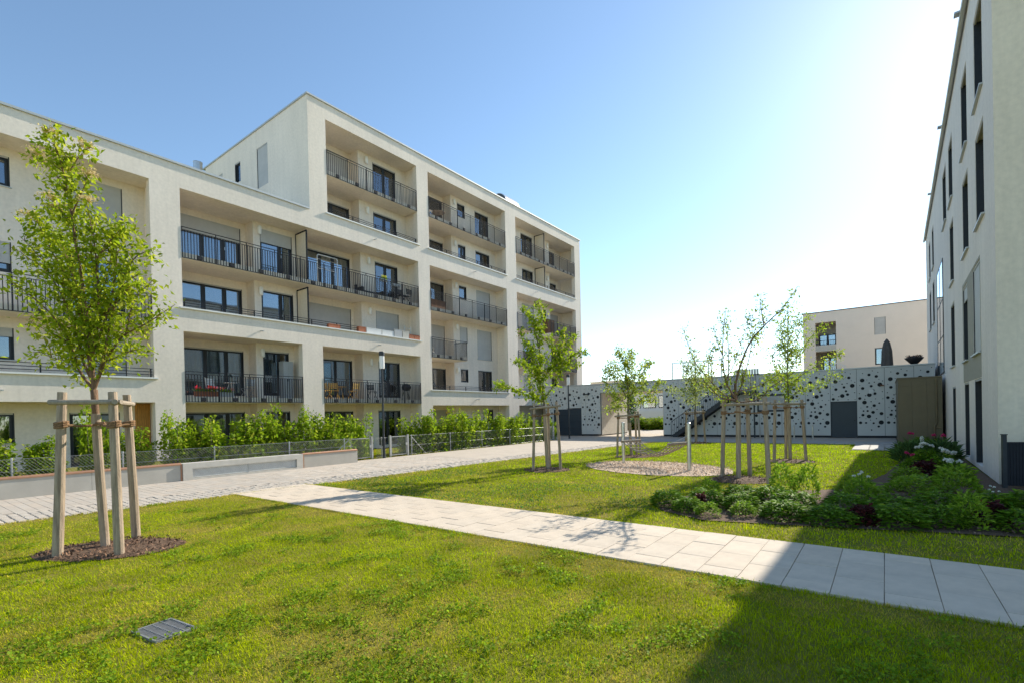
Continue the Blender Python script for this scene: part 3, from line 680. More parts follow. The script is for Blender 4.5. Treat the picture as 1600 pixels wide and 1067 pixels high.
# ================================================================== FAR BUILDINGS
FB = thing('apartment_building', 'pinkish beige flat roofed block with corner balconies rising behind the garage wall', 'apartment building', (0, 58, 0))
fh = [(-5.45, -3.72, 7.95, 10.2), (-5.45, -3.72, 4.6, 7.35), (-.68, .16, 8.5, 10.1), (-.68, .16, 5.7, 7.3), (4.2, 5.4, 8.5, 10.1), (4.2, 5.4, 5.7, 7.3)]
mb = MB(); holes_plate(mb, -6.5, 14, 0, 11.2, fh, 0, .3)
mb.box(-6.5, -6.2, .3, 12, 0, 11.2); mb.box(13.7, 14, .3, 12, 0, 11.2); mb.box(-6.2, 13.7, 11.7, 12, 0, 11.2); mb.box(-6.2, 13.7, .3, 11.7, 10.6, 10.8)
mb.box(-6.2, -3.4, .3, 1.9, 10.21, 10.5); mb.box(-3.7, -3.4, .3, 1.9, 4.6, 10.2); mb.box(-6.2, -3.4, .31, 1.9, 7.37, 7.6)
mb.build('wall', PLP, FB)
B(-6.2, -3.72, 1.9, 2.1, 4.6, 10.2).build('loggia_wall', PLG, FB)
B(-6.6, 14.1, -.06, .4, 11.2, 11.27).build('coping', DARKM, FB)
B(-5.44, -3.73, -.02, .12, 7.36, 7.94).build('parapet', CON, FB)
window(FB, -5.3, -3.8, 7.7, 9.2, 1.79, splits=(.5,), yoff=.0); window(FB, -5.0, -3.8, 4.7, 6.9, 1.79, splits=(.5,), yoff=.0)
window(FB, -.68, .16, 8.5, 10.1, 0, shutter=1.0); window(FB, -.68, .16, 5.7, 7.3, 0); window(FB, 4.2, 5.4, 8.5, 10.1, 0); window(FB, 4.2, 5.4, 5.7, 7.3, 0)
mb = MB(); mb.box(-5.44, -3.73, .02, .05, 8.38, 8.42)
for k in range(15): mb.box(-5.4+k*.12, -5.38+k*.12, .02, .05, 7.95, 8.38)
mb.build('railing', RAI, FB)
mb = MB()
for k in range(12): mb.box(-4.5+k*.14, -4.46+k*.14, -.6, -.56, 5.0, 6.4-k*.06)
mb.obox((-3.73, -.58, 6.1), (.8, 0, -.36), (0, .03, 0), (0, 0, .03)); mb.build('stair_rail', WHITEP, FB)

FD = thing('office_building', 'small white block with dark ribbon windows seen through the passage', 'building', (-34, 66, 0))
mb = MB(); mb.box(0, 12, 0, 9, 0, 5.4); mb.box(1.0, 12.5, -1.4, 0, .9, 1.9); mb.build('wall', FARW, FD)
for k in range(5):
    f = B(.6+k*2.2, 2.4+k*2.2, -.06, -.01, 2.3, 4.0).build('window', ANT, FD); B(.7+k*2.2, 2.3+k*2.2, -.075, -.061, 2.4, 3.9).build('pane', GLASS, f)
FE = thing('flat_roof_block', 'low grey flat roofed block peeping over the garage left of the passage', 'building', (-26, 48, 0))
B(.6, 4.0, 0, 5, 0, 5.05).build('wall', CON, FE); B(.5, 4.1, -.1, 5.1, 5.05, 5.15).build('roof', COP, FE); B(2.3, 2.9, -.06, -.01, 4.5, 4.7).build('vent_slot', DARKM, FE)
# crane
CR = thing('tower_crane', 'thin lattice jib of a distant construction crane on the horizon', 'crane', (-76, 190, 0))
mb = MB(); 
def lattice(p, q, w, n, mb, r=.14):
    p, q = Vector(p), Vector(q); t = (q-p).normalized(); u = t.cross(Vector((0, .3, 1))).normalized()*w; v = t.cross(u).normalized()*w
    cs = [u, v, -u*.5-v*.5]
    for c_0 in cs: mb.tube([p+c_0, q+c_0], r, 4)
    for k in range(n):
        a = p+(q-p)*k/n; b = p+(q-p)*(k+1)/n
        for i in range(3): mb.tube([a+cs[i], b+cs[(i+1) % 3]], r*.6, 3)
lattice((0, 0, 0), (0, 0, 16), .8, 9, mb, .08); mb.build('mast', GALV, CR)
mb = MB(); lattice((-10, 0, 18.6), (10, 0, 15.4), .45, 14, mb, .07); mb.build('jib', GALV, CR)

# ================================================================== GROUND
def edgeX(y): return -13.2 + .075*max(0, min(y, 27))     # lawn / road edge
B(-400, 400, -60, 1200, -.5, -.06).build('ground', SOIL, kind='structure')
ROADL = [(-17.3, -6), (-17.3, 12.4), (-18.0, 12.4), (-18.0, 29.5), (-22.5, 30), (-23.1, 35.2), (-23.1, 36), (-6.0, 48), (-12.8, 48), (-12.8, 35.23), (2.2, 35.23), (2.0, 30.1), (.5, 30.1), (.5, 26), (-1.15, 25), (-1.15, 28.9)]
rd = MB(); rd.v = []
rp = [(-23.1, -6), (edgeX(0), -6), (edgeX(0), 0), (edgeX(27), 27), (-11.0, 28.1), (-10.3, 28.7), (-1.15, 28.9), (-1.15, 25.2), (.45, 25.2), (.5, 36), (.5, 48), (-23.1, 48)]
rd.poly(rp, -.03); ROAD = rd.build('road', ROADM, kind='structure'); settint(ROAD.data, (1, 1, 1))
def stone_mesh(w, d, h, name, mt, tint=(1, 1, 1), b=.006):
    mb = MB(); mb.v = [(b, b, h), (w-b, b, h), (w-b, d-b, h), (b, d-b, h), (0, 0, h-b), (w, 0, h-b), (w, d, h-b), (0, d, h-b), (0, 0, 0), (w, 0, 0), (w, d, 0), (0, d, 0)]
    mb.f = [(0, 1, 2, 3)]+[(4+i, 4+(i+1) % 4, (i+1) % 4, i) for i in range(4)]+[(8+i, 8+(i+1) % 4, 4+(i+1) % 4, 4+i) for i in range(4)]
    mb.m = [0]*9; me = mb.mesh(name, mt); settint(me, tint); return me
def tint_rand(base=1.0, a=.1, warm=.03):
    v = base+random.uniform(-a, a); w = random.uniform(-warm, warm); return (min(1.15, v+w), v, v-w)
# pavers of the lane near the camera (rows .18 deep, .36 long), bed of joint sand under them
JB = MB(); JB.poly([(-17.3, -4), (-14.42, -4), (-13.2-.12+.9, 27), (-17.99, 27), (-17.99, 12.4), (-17.3, 12.4)], -.026); 
pav = MB(); npv = 0
pv_m = [stone_mesh(.37, .178, .03, 'paver', ROADM, tint_rand(1, .07), .003) for _ in range(8)]
pav_v = []; 
rows = int((16.0+.2)/.183)
rest = MB(); rest_t = []
for r in range(rows):
    y = -.4+r*.183; off = (r % 2)*.19; 
    xr = -14.42+.075*max(0, y)
    x = -17.3+off-.19
    while x < xr-.2:
        xa = max(x, -17.3); w = min(x+.375, xr)-xa
        if w > .08:
            if npv < 300 and y > 1.4 and y < 9 and w > .36:
                obj('paver', random.choice(pv_m), ROAD, (xa+random.uniform(-.001, .001), y, -.026+random.uniform(-.002, .002))); npv += 1
            else:
                z = random.uniform(-.002, .002); n0 = len(rest.v); rest.box(xa+.002, xa+w-.003, y, y+.179, -.026, .004+z); rest_t += [tint_rand(1, .07)]*8
        x += .378
o = rest.build('pavers', ROADM, ROAD, kind='stuff')
a = o.data.attributes.new('tint', 'FLOAT_COLOR', 'POINT'); a.data.foreach_set('color', np.array([(*t, 1) for t in rest_t], dtype=np.float32).ravel())
# further paving: one thin sheet
fs = MB(); fs.poly([(-17.99, 12.45), (-17.3, 12.45), (-17.3, 15.76), (-14.42+1.185, 15.76), (-12.35, 27), (-11.3, 28.2), (-10.3, 28.7), (-1.15, 28.92), (-1.15, 25.2), (.45, 25.2), (.45, 30.05), (.45, 35.2), (-12.8, 35.2), (-12.8, 47), (-17.8, 47), (-17.8, 35.2), (-23.1, 35.2), (-22.9, 29.3), (-17.99, 29.3)], .001)
o = fs.build('paving', ROADM, ROAD); settint(o.data, (1, .99, .97))
# terrace tiles in front of garage wall (joints visible at the right)
tl = [stone_mesh(.59, .59, .02, 'tile', TILEP, tint_rand(1, .05), .004) for _ in range(4)]
for i in range(26):
    for j in range(3):
        x = -12.2+i*.6
        if x < -1.3 or j >= 0:
            if x+.6 < .5: obj('tile', tl[(i*3+j*7) % 4], ROAD, (x, 29.2+j*.6+.0, .0035))
for i in range(3):
    for j in range(6): obj('tile', tl[(i+j) % 4], ROAD, (-1.12+i*.53, 25.3+j*.6, .0035))
# cobbles
cob_m = []
for _ in range(8):
    mb = MB(); w = .149; 
    top = [(random.uniform(.008, .02), random.uniform(.008, .02)), (w-random.uniform(.008, .02), random.uniform(.008, .02)), (w-random.uniform(.008, .02), w-random.uniform(.008, .02)), (random.uniform(.008, .02), w-random.uniform(.008, .02))]
    mb.v = [(x, y, .05+random.uniform(-.004, .004)) for x, y in top]+[(0, 0, .032), (w, 0, .032), (w, w, .032), (0, w, .032)]+[(0, 0, 0), (w, 0, 0), (w, w, 0), (0, w, 0)]
    mb.f = [(0, 1, 2, 3)]+[(4+i, 4+(i+1) % 4, (i+1) % 4, i) for i in range(4)]+[(8+i, 8+(i+1) % 4, 4+(i+1) % 4, 4+i) for i in range(4)]; mb.m = [0]*9
    me = mb.mesh('cobble', COBM); settint(me, tint_rand(1.0, .07, .02)); cob_m.append(me)
ncb = 0; CV, CF, CT = [], [], []
vt = np.array([[v.co[:] for v in m.vertices] for m in cob_m]); 
for r in range(int(27.5/.155)):
    y = -.5+r*.155; xe = edgeX(y)
    for k in range(8):
        x = xe-1.22+k*.152+random.uniform(-.006, .006)+(r % 2)*.03; z = -.04+random.uniform(-.006, .006)
        yy = y+random.uniform(-.006, .006)
        if y > 1.6 and ncb < 300 and y < 8: obj('cobble', random.choice(cob_m), ROAD, (x, yy, z)); ncb += 1
        else:
            q = vt[random.randrange(8)]+np.array([x, yy, z]); b0 = len(CV)*12
            CV.append(q); CT.append(tint_rand(1.0, .07, .02))
CVa = np.concatenate(CV); n = len(CV); base = (np.arange(n)*12)[:, None, None]
fq = np.array([(0, 1, 2, 3)]+[(4+i, 4+(i+1) % 4, (i+1) % 4, i) for i in range(4)]+[(8+i, 8+(i+1) % 4, 4+(i+1) % 4, 4+i) for i in range(4)])
me = fmesh('cobbles', CVa, (fq[None]+base).reshape(-1, 4), COBM, np.repeat(np.array(CT), 12, 0)); obj('cobbles', me, ROAD, kind='stuff')
jb = MB(); jb.poly([(-17.3, -4), (edgeX(0)-.01, -4), (edgeX(0)-.01, 0), (edgeX(27)-.01, 27), (edgeX(27)-1.3, 27), (-14.42+1.185, 15.76), (-17.3, 15.76)], -.012); jb.build('joint_bed', GRIT, ROAD)

# footpath slabs
FP = B(-13.2, 9.0, 5.60, 7.54, -.06, -.036).build('footpath', JOINT, kind='structure')
sm_ = {}
def slabm(w, d, v):
    k = (round(w, 2), round(d, 2), v)
    if k not in sm_: sm_[k] = stone_mesh(w, d, .05, 'slab', FLAG, tint_rand(1, .045, .012), .0025)
    return sm_[k]
k = 0; x = -13.05
while x < 9:
    if k % 2: rows_ = [(5.62, .30), (5.93, .645), (6.58, .645), (7.23, .30)]
    else: rows_ = [(5.62, .62), (6.25, .645), (6.90, .63)]
    for y, d in rows_:
        obj('slab', slabm(.414, d-.001, random.randrange(5)), FP, (x+.003+random.uniform(-.001, .001), y, -.039+random.uniform(-.0025, .0025)), random.uniform(-.002, .002))
    x += .42; k += 1

# lawns
BED = [(-3.65, 9.3), (-3.2, 8.75), (-2.4, 8.35), (-1.4, 8.6), (-.5, 8.85), (.5, 9.15), (1.6, 9.45), (9, 9.6), (9, 15.3), (2.0, 15.35), (2.1, 30.0), (.62, 30.0), (.55, 24), (.35, 20), (0, 16.5), (-.6, 13.2), (-1.6, 12.3), (-2.6, 11.6), (-3.4, 10.5)]
LF = [(-13.18, -6), (9, -6), (9, 5.60), (edgeX(5.6), 5.60), (edgeX(0)+.0, 0)]
LB = [(edgeX(7.54)+.0, 7.54), (9, 7.54), (9, 9.6), (1.6, 9.45), (.5, 9.15), (-.5, 8.85), (-1.4, 8.6), (-2.4, 8.35), (-3.2, 8.75), (-3.65, 9.3), (-3.4, 10.5), (-2.6, 11.6), (-1.6, 12.3), (-.6, 13.2), (0, 16.5), (.35, 20), (.55, 24), (.5, 25.2), (-1.15, 25.2), (-1.15, 28.9), (-10.3, 28.7), (-11.0, 28.1), (edgeX(27), 27)]
LAWN = MB().poly(LF, -.012).poly(LB, -.012).build('lawn', SOIL, kind='structure')
gl = MB(); gl.poly([(-23.1, 12.3), (-18.02, 12.3), (-18.02, 29.3), (-23.1, 29.3)], -.01); gl.poly([(-23.1, -6), (-17.45, -6), (-17.45, 12.29), (-23.1, 12.29)], .3); gl.build('garden_ground', SOIL, kind='structure')
MB().poly(BED, .004).build('planting_bed', EARTH, kind='structure')
def ring(cx, cy, rx, ry, rot, n=30, j=.08):
    return [(cx+math.cos(a)*rx*(1+random.uniform(-j, j))*math.cos(rot)-math.sin(a)*ry*math.sin(rot), cy+math.cos(a)*rx*math.sin(rot)+math.sin(a)*ry*(1+random.uniform(-j, j))*math.cos(rot)) for a in [2*PI*k/n for k in range(n)]]
TREES = dict(A=(-9.08, 2.17), B=(-8.75, 13.5), C=(-8.3, 19.1), D=(-8.35, 28.0), E=(-3.05, 13.75), F=(-2.62, 19.3))
MUL = dict(A=ring(-8.95, 2.2, .95, .62, .75), B=ring(-8.75, 13.45, .75, .75, 0), C=ring(-8.2, 18.95, .7, .7, 0), D=ring(-8.3, 28.0, .6, .5, 0), E=ring(-3.0, 13.7, .75, .8, 0), F=ring(-2.6, 19.2, .75, .7, 0))
GRP = ring(-5.95, 15.45, 2.55, 1.75, -.35, 40, .02)
def chips(poly, n, z, size, cols, parent, name='chips', hump=0.03):
    P = np.array(poly); lo, hi = P.min(0), P.max(0); c0 = P.mean(0)
    Q = RNG.uniform(lo-.05, hi+.05, (n, 2)); Q = Q[inpoly(Q, poly)]; n = len(Q)
    rr = np.linalg.norm((Q-c0)/((hi-lo)/2), axis=1); zz = z+hump*np.clip(1-rr, 0, 1)+RNG.uniform(0, .02, n)
    T = mix(cols[0], cols[1], RNG.random(n))*RNG.uniform(.6, 1.3, n)[:, None]
    V, F, T = leaves(np.column_stack([Q, zz]), size, T, up=1.6, ratio=.45, fold=.1)
    return obj(name, fmesh(name, V, F, CHIP, T), parent, kind='stuff')
for k_, p in MUL.items():
    lbl = dict(A='near tree at the left', B='tree beside the lane', C='tree behind the hammock', D='small far tree at the stair', E='tree in the bed edge', F='tree on the sunny lawn')[k_]
    mb = MB(); c0 = np.mean(np.array(p), 0); i = len(mb.v); mb.v = [(x, y, .0) for x, y in p]+[(c0[0]+(x-c0[0])*.6, c0[1]+(y-c0[1])*.6, .035) for x, y in p]; n = len(p)
    mb.f = [(k, (k+1) % n, n+(k+1) % n, n+k) for k in range(n)]+[tuple(range(n, 2*n))]; mb.m = [0]*len(mb.f)
    o = mb.build('mulch_patch', EARTH, kind='structure'); chips(p, 3200 if k_ == 'A' else 900, .006, .045 if k_ == 'A' else .06, ((.30, .17, .10), (.13, .07, .045)), o)
o = MB().poly(GRP, .004).build('chip_circle', GRAV, kind='structure'); chips(GRP, 9000, .006, .06, ((.78, .62, .48), (.46, .34, .24)), o, hump=.0)
chips([(x, y) for x, y in BED if y < 15][:8]+[(9, 11), (-3, 11)], 5000, .006, .05, ((.32, .2, .14), (.15, .09, .06)), bpy.data.objects['planting_bed'], hump=0)

# grass -----------------------------------------------------------------------
HOLES = list(MUL.values())+[GRP]
GR_RECT = [(-5.28, 1.45), (-4.87, 1.40), (-4.80, 1.73), (-5.21, 1.78)]
def lawn_pts(poly, n, box, seed):
    rg = np.random.default_rng(seed); Q = np.column_stack([rg.uniform(box[0], box[1], n), rg.uniform(box[2], box[3], n)])
    Q = Q[inpoly(Q, poly)]
    # keep what the picture (with a margin) can see
    rel = Q; ang = np.degrees(np.arctan2(rel[:, 0], rel[:, 1]))+math.degrees(yaw); Q = Q[(ang > -66) & (ang < 68)]
    for h in HOLES+[GR_RECT]: Q = Q[~inpoly(Q, h)]
    return Q
def blades(Q, h, w, rg, lean=1.1, zoff=-.012):
    n = len(Q); dry = fbm(Q, .9, 3)*.55+fbm(Q, 3.3, 9)*.45
    lush = np.clip((Q[:, 1]-9)/10, 0, 1)          # the far lawn is a fresher green, the near one has dry patches
    tdry = np.clip((dry-.46)*4.2, 0, 1)*(1-.75*lush)*np.clip(1.0-.45*np.clip((Q[:, 0]+1.5)/3, 0, 1), 0, 1)
    edge = np.clip(1-np.abs(Q[:, 1]-5.35)/.35, 0, 1)*.5+np.clip(1-np.abs(Q[:, 1]-7.8)/.3, 0, 1)*.4+np.clip(1-(Q[:, 0]-(-13.2+.075*np.clip(Q[:, 1], 0, 27)))/1.0, 0, 1)*.7
    tdry = np.clip(tdry+edge*(dry > .36), 0, 1)
    g = mix((.28, .39, .002), (.62, .66, .006), rg.random(n)); d = mix((.72, .55, .11), (.62, .53, .05), rg.random(n))
    g = g*(1+lush[:, None]*np.array([.05, .22, .0])); isd = rg.random(n) < tdry*.75; T = np.where(isd[:, None], d, g)*(rg.uniform(.55, 1.25, n))[:, None]
    fx = fbm(Q, 1.7, 21); T *= (0.60+.76*fx)[:, None]
    hh = h*rg.uniform(.5, 1.25, n)*(1-.35*tdry)*(.75+.5*fbm(Q, 2.5, 5)); an = rg.uniform(0, 2*PI, n); ln = rg.uniform(.1, lean, n)*hh*1.3
    dx, dy = np.cos(an), np.sin(an); sx, sy = -dy, dx
    ws = rg.uniform(.7, 1.3, n)*w/2
    V = np.empty((n, 5, 3)); z0 = zoff
    V[:, 0] = np.column_stack([Q[:, 0]-sx*ws, Q[:, 1]-sy*ws, np.full(n, z0)]); V[:, 1] = np.column_stack([Q[:, 0]+sx*ws, Q[:, 1]+sy*ws, np.full(n, z0)])
    mx_ = Q[:, 0]+dx*ln*.35; my_ = Q[:, 1]+dy*ln*.35
    V[:, 2] = np.column_stack([mx_+sx*ws*.8, my_+sy*ws*.8, z0+hh*.6]); V[:, 3] = np.column_stack([mx_-sx*ws*.8, my_-sy*ws*.8, z0+hh*.6])
    V[:, 4] = np.column_stack([Q[:, 0]+dx*ln, Q[:, 1]+dy*ln, z0+hh])
    b = np.arange(n)*5; F = np.concatenate([np.stack([b, b+1, b+2], 1), np.stack([b, b+2, b+3], 1), np.stack([b+3, b+2, b+4], 1)])
    return V.reshape(-1, 3), F, np.repeat(T[:, None, :], 5, 1).reshape(-1, 3)
def tri_blades(Q, h, w, rg):
    V, F, T = blades(Q, h, w, rg, 1.1); n = len(Q); V = V.reshape(n, 5, 3)[:, [0, 1, 4]].reshape(-1, 3); b = np.arange(n)*3
    return V, np.stack([b, b+1, b+2], 1), np.repeat(T.reshape(n, 5, 3)[:, 0:1], 3, 1).reshape(-1, 3)
rg = np.random.default_rng(11)
parts = []
Q = lawn_pts(LF, 820000, (-13.2, 8, -.8, 5.6), 1); dist = np.linalg.norm(Q, axis=1); Q = Q[(rg.random(len(Q)) < np.clip(5.2/dist, .4, 1)) & (dist > 1.5)]
near = np.linalg.norm(Q, axis=1) < 4.5
parts.append(blades(Q[near], .031, .0040, rg)); parts.append(tri_blades(Q[~near], .031, .0058, rg))
Q = lawn_pts(LB, 520000, (-13, 9, 7.54, 29), 2); dist = np.linalg.norm(Q, axis=1); Q = Q[rg.random(len(Q)) < np.clip(9.0/dist, .35, 1)**1.2]
dist = np.linalg.norm(Q, axis=1); V, F, T = tri_blades(Q, .042, .011, rg)
V = V.reshape(-1, 3, 3); c0 = (V[:, 0:1]+V[:, 1:2])/2; kx = np.clip(dist/11, 1, 2.2)[:, None, None]; V[:, 0:2] = c0+(V[:, 0:2]-c0)*kx; parts.append((V.reshape(-1, 3), F, T))
off = 0; Vs, Fs, Ts = [], [], []
for V, F, T in parts: Vs.append(V); Fs.append(F+off); Ts.append(T); off += len(V)
obj('grass', fmesh('grass', np.concatenate(Vs), np.concatenate(Fs), GRASSM, np.concatenate(Ts)), label='mown lawn grass with dry straw coloured patches', kind='stuff')
# ragged tufts creeping over the slab and lane edges
rgE = np.random.default_rng(19); ex = rgE.uniform(-13, 4, 9000); sd = rgE.random(9000) < .5; Q = np.column_stack([ex, np.where(sd, 5.59, 7.55)+rgE.normal(size=9000)*.012]); Q = Q[rgE.random(9000) < .45+fbm(Q, 1.8, 77)]
V, F, T = blades(Q, .05, .005, rgE); obj('edge_grass', fmesh('edge_grass', V, F, GRASSM, T), label='ragged grass tufts creeping over the slab path edges', kind='stuff')
ey = rgE.uniform(0, 27, 9000); Q = np.column_stack([-13.2+.075*ey+rgE.normal(size=9000)*.02, ey]); V, F, T = blades(Q, .05, .008, rgE); obj('edge_grass', fmesh('edge_grass', V, F, GRASSM, T), label='ragged dry grass fringe along the cobbled lane edge', kind='stuff')
# clover and broad-leaved weeds in patches of the near lawn
Q = lawn_pts(LF, 330000, (-12.8, 6, 0.2, 5.55), 4); cl = fbm(Q, 1.5, 31)*.55+fbm(Q, 5.5, 37)*.45; th = .59-.05*np.clip((Q[:, 0]+8)/5, 0, 1); Q = Q[(cl > th) & (rg.random(len(Q)) < np.clip((cl-th)*12, .1, 1)*.8)]
n = len(Q); T = mix((.14, .25, .012), (.30, .42, .025), rg.random(n))*rg.uniform(.7, 1.35, n)[:, None]
V, F, T = leaves(np.column_stack([Q, rg.uniform(.012, .042, n)]), .024, T, up=1.3, ratio=.9, fold=.12, rg=rg)
obj('clover', fmesh('clover', V, F, LEAF, T), label='dark green clover patches in the near lawn', kind='stuff')
Q = lawn_pts(LB, 30000, (-12.8, 9, 7.54, 12), 5); cl = fbm(Q, .75, 41); Q = Q[cl > .58]; n = len(Q)
T = mix((.055, .17, .03), (.10, .24, .045), rg.random(n)); V, F, T = leaves(np.column_stack([Q, rg.uniform(.012, .045, n)]), .028, T, up=1.3, ratio=.9, fold=.12, rg=rg)
obj('clover', fmesh('clover', V, F, LEAF, T), label='clover patches in the lawn beyond the slab path', kind='stuff')
# garden turf behind fence
Q = np.column_stack([rg.uniform(-23, -18.1, 26000), rg.uniform(12.6, 29, 26000)]); V, F, T = tri_blades(Q, .09, .035, rg); T *= .8
obj('garden_grass', fmesh('garden_grass', V, F, GRASSM, T), label='private garden turf behind the wire fence', kind='stuff')

# drain grate -------------------------------------------------------------------
DG = thing('drain_grate', 'galvanised steel drain grate sunk in the near lawn', 'drain grate', (-5.04, 1.59, 0), .12)
MB().box(-.21, .21, -.155, .155, -.03, -.01).build('pit', VOIDM, DG)
mb = MB(); mb.box(-.215, .215, -.16, -.145, -.02, .008); mb.box(-.215, .215, .145, .16, -.02, .008); mb.box(-.215, -.2, -.145, .145, -.02, .008); mb.box(.2, .215, -.145, .145, -.02, .008); mb.build('frame', GRATE, DG)
for k in range(13): B(-.2+k*.0325-.002, -.2+k*.0325+.004, -.145, .145, -.015, .006).build('bar', GRATE, DG)
for k in range(1, 4): B(-.2, .2, -.145+k*.073-.003, -.145+k*.073+.003, -.013, .0055).build('cross_bar', GRATE, DG)

# ================================================================== LOW WALL, FENCES, GATES
LW = thing('low_wall', 'low smooth concrete garden wall with copper capping along the paved lane', 'wall', (-17.3, 0, 0), PI/2)
y = -6.0
for (a, b) in ((-6.0, -1.6), (-1.6, 1.2), (1.2, 3.88), (3.88, 6.02), (10.06, 12.4)):
    B(a+.003, b-.003, 0, .22, 0, .49).build('wall_panel', LOWW, LW)
for (a, b) in ((-6.0, -1.6), (-1.6, 1.2), (1.2, 3.88), (3.88, 6.05), (10.03, 12.42)):
    MB().tube([(a+.002, .09, .505), (b-.002, .09, .505)], .052, 10).box(a+.002, b-.002, -.02, .24, .491, .52).build('copper_cap', COPPER, LW)
for x in (6.03, 10.02): B(x-.02, x+.02, -.025, .22, 0, .50).build('copper_strip', COPPER, LW)
mb = MB(); mb.box(6.06, 6.32, -.06, .3, 0, .53); mb.box(9.75, 9.99, -.06, .3, 0, .53); mb.box(6.32, 9.75, -.06, .3, .36, .53); mb.box(6.32, 9.75, -.06, .3, 0, .06); mb.build('vent_surround', CON, LW)
LV = B(6.33, 9.74, .10, .12, .065, .355).build('louvre_back', VOIDM, LW)
for k in range(8):
    z = .075+k*.036
    MB().box(6.335, 9.735, .0, .03, z, z+.024).build('louvre', CAPW, LV)
for x in (6.35, 8.035, 9.72): B(x-.012, x+.012, -.012, .08, .062, .358).build('louvre_post', GALV, LV)
def wire_mesh(mb, L, z0, z1, pitch=.085, t=.0019):
    H = z1-z0; n = int((L+H)/pitch)
    for sgn in (1, -1):
        for k in range(n):
            u0 = k*pitch-(H if sgn > 0 else 0); 
            a, b = (u0, z0), (u0+sgn*H, z1)
            if sgn < 0: a, b = (u0, z0), (u0-H, z1)
            # clip to 0..L
            def clip(a, b):
                (xa, za), (xb, zb) = a, b
                if xa > xb: xa, za, xb, zb = xb, zb, xa, za
                if xb <= 0 or xa >= L: return None
                if xa < 0: za += (zb-za)*(0-xa)/(xb-xa); xa = 0
                if xb > L: zb = za+(zb-za)*(L-xa)/(xb-xa); xb = L
                return (xa, za), (xb, zb)
            q = clip(a, b)
            if q: 
                (xa, za), (xb, zb) = q; i = len(mb.v); y = .002*sgn
                mb.v += [(xa, y-t, za-t), (xa, y+t, za-t), (xa, y, za+t*1.3), (xb, y-t, zb-t), (xb, y+t, zb-t), (xb, y, zb+t*1.3)]
                mb.f += [(i, i+1, i+4, i+3), (i+1, i+2, i+5, i+4), (i+2, i, i+3, i+5)]; mb.m += [0]*3
    return mb
def fence(X, y0, y1, z0, h, label, posts, stays=(), wires=()):
    F_ = thing('wire_fence', label, 'fence', (X, y0, 0), PI/2)
    o = wire_mesh(MB(), y1-y0, z0+.04, z0+h).build('wire_mesh', WIRE, F_, kind='stuff')
    for p in posts: MB().tube([(p-y0, .03, 0), (p-y0, .03, z0+h+.04)], .024, 8).build('post', GALV, F_)
    for i, z in enumerate((z0+.05, z0+h*.5, z0+h)): MB().tube([(0, 0, z), (y1-y0, 0, z)], .004, 4).build('tension_wire', GALV, F_)
    for a, b in stays: MB().tube([(a-y0, .03, z0+h*.92), (b-y0, .03, z0+.02)], .017, 6).build('stay', GALV, F_)
    return F_
fence(-17.72, -2, 12.5, .34, .62, 'diamond wire mesh fence standing behind the low concrete wall', [.2, 2.4, 4.7, 7.17, 9.75, 12.1], [(12.3, 11.6)])
fence(-18.15, 15.95, 27.6, 0, .93, 'long wire mesh fence along the lane from the gates to the far end', [16.1, 18.75, 21.3, 23.9, 26.4], [(16.1, 17.0), (27.5, 26.9)])
fence(-18.15, 14.0, 14.66, 0, .9, 'short piece of wire fence between the two garden gates', [14.33])
def gate(y0, w, label, X=-18.15, H=.95):
    G_ = thing('garden_gate', label, 'gate', (X, y0, 0), PI/2)
    for x in (0, w): B(x-.045, x+.045, -.03, .05, 0, H+.04).build('gate_post', GALV, G_)
    mb = MB(); mb.box(.06, w-.06, -.0, .035, .06, .1); mb.box(.06, w-.06, 0, .035, H-.05, H-.01); mb.box(.06, .1, 0, .035, .1, H-.05); mb.box(w-.1, w-.06, 0, .035, .1, H-.05); mb.build('gate_frame', GALV, G_)
    mb = MB(); n = int((w-.2)/.05)
    for k in range(1, n): mb.box(.1+(w-.2)*k/n-.0022, .1+(w-.2)*k/n+.0022, .012, .018, .1, H-.05)
    for k in range(1, 17): mb.box(.1, w-.1, .0185, .0235, .1+(H-.15)*k/17-.0025, .1+(H-.15)*k/17+.0025)
    mb.build('grid_infill', GALV, G_, kind='stuff'); B(w-.14, w-.05, -.03, .0, .5, .62).build('lock', GALV, G_)
gate(12.62, 1.15, 'galvanised garden gate at the end of the low wall')
gate(14.78, 1.05, 'open-mesh garden gate right of the lamp post with lawn behind it')
gate(27.7, 1.1, 'small distant garden gate at the far end of the long fence')

# street lamps --------------------------------------------------------------------
def lamp(loc, label, H=4.75):
    L = thing('street_lamp', label, 'street lamp', loc, group='street lamps along the lane')
    MB().tube([(0, 0, 0), (0, 0, .06), (0, 0, .9), (0, 0, .92), (0, 0, H-.75)], [.07, .062, .062, .05, .045], 12).build('pole', DARKM, L)
    MB().lathe([(.0, H-.76), (.11, H-.76), (.115, H-.70), (.115, H-.20), (.0, H-.20)], 16).build('lamp_glass', LAMPW, L, smooth=False)
    MB().lathe([(.0, H-.198), (.125, H-.198), (.125, H-.03), (.11, H), (0, H)], 16).build('lamp_head', DARKM, L)
    B(-.05, .05, -.068, -.058, .55, .85).build('service_door', DARKM, L); return L
lamp((-17.93, 14.25, 0), 'dark pole street lamp with white lantern between the two garden gates')
lamp((-18.2, 31.0, 0), 'distant street lamp in front of the dotted garage wall', 4.6)

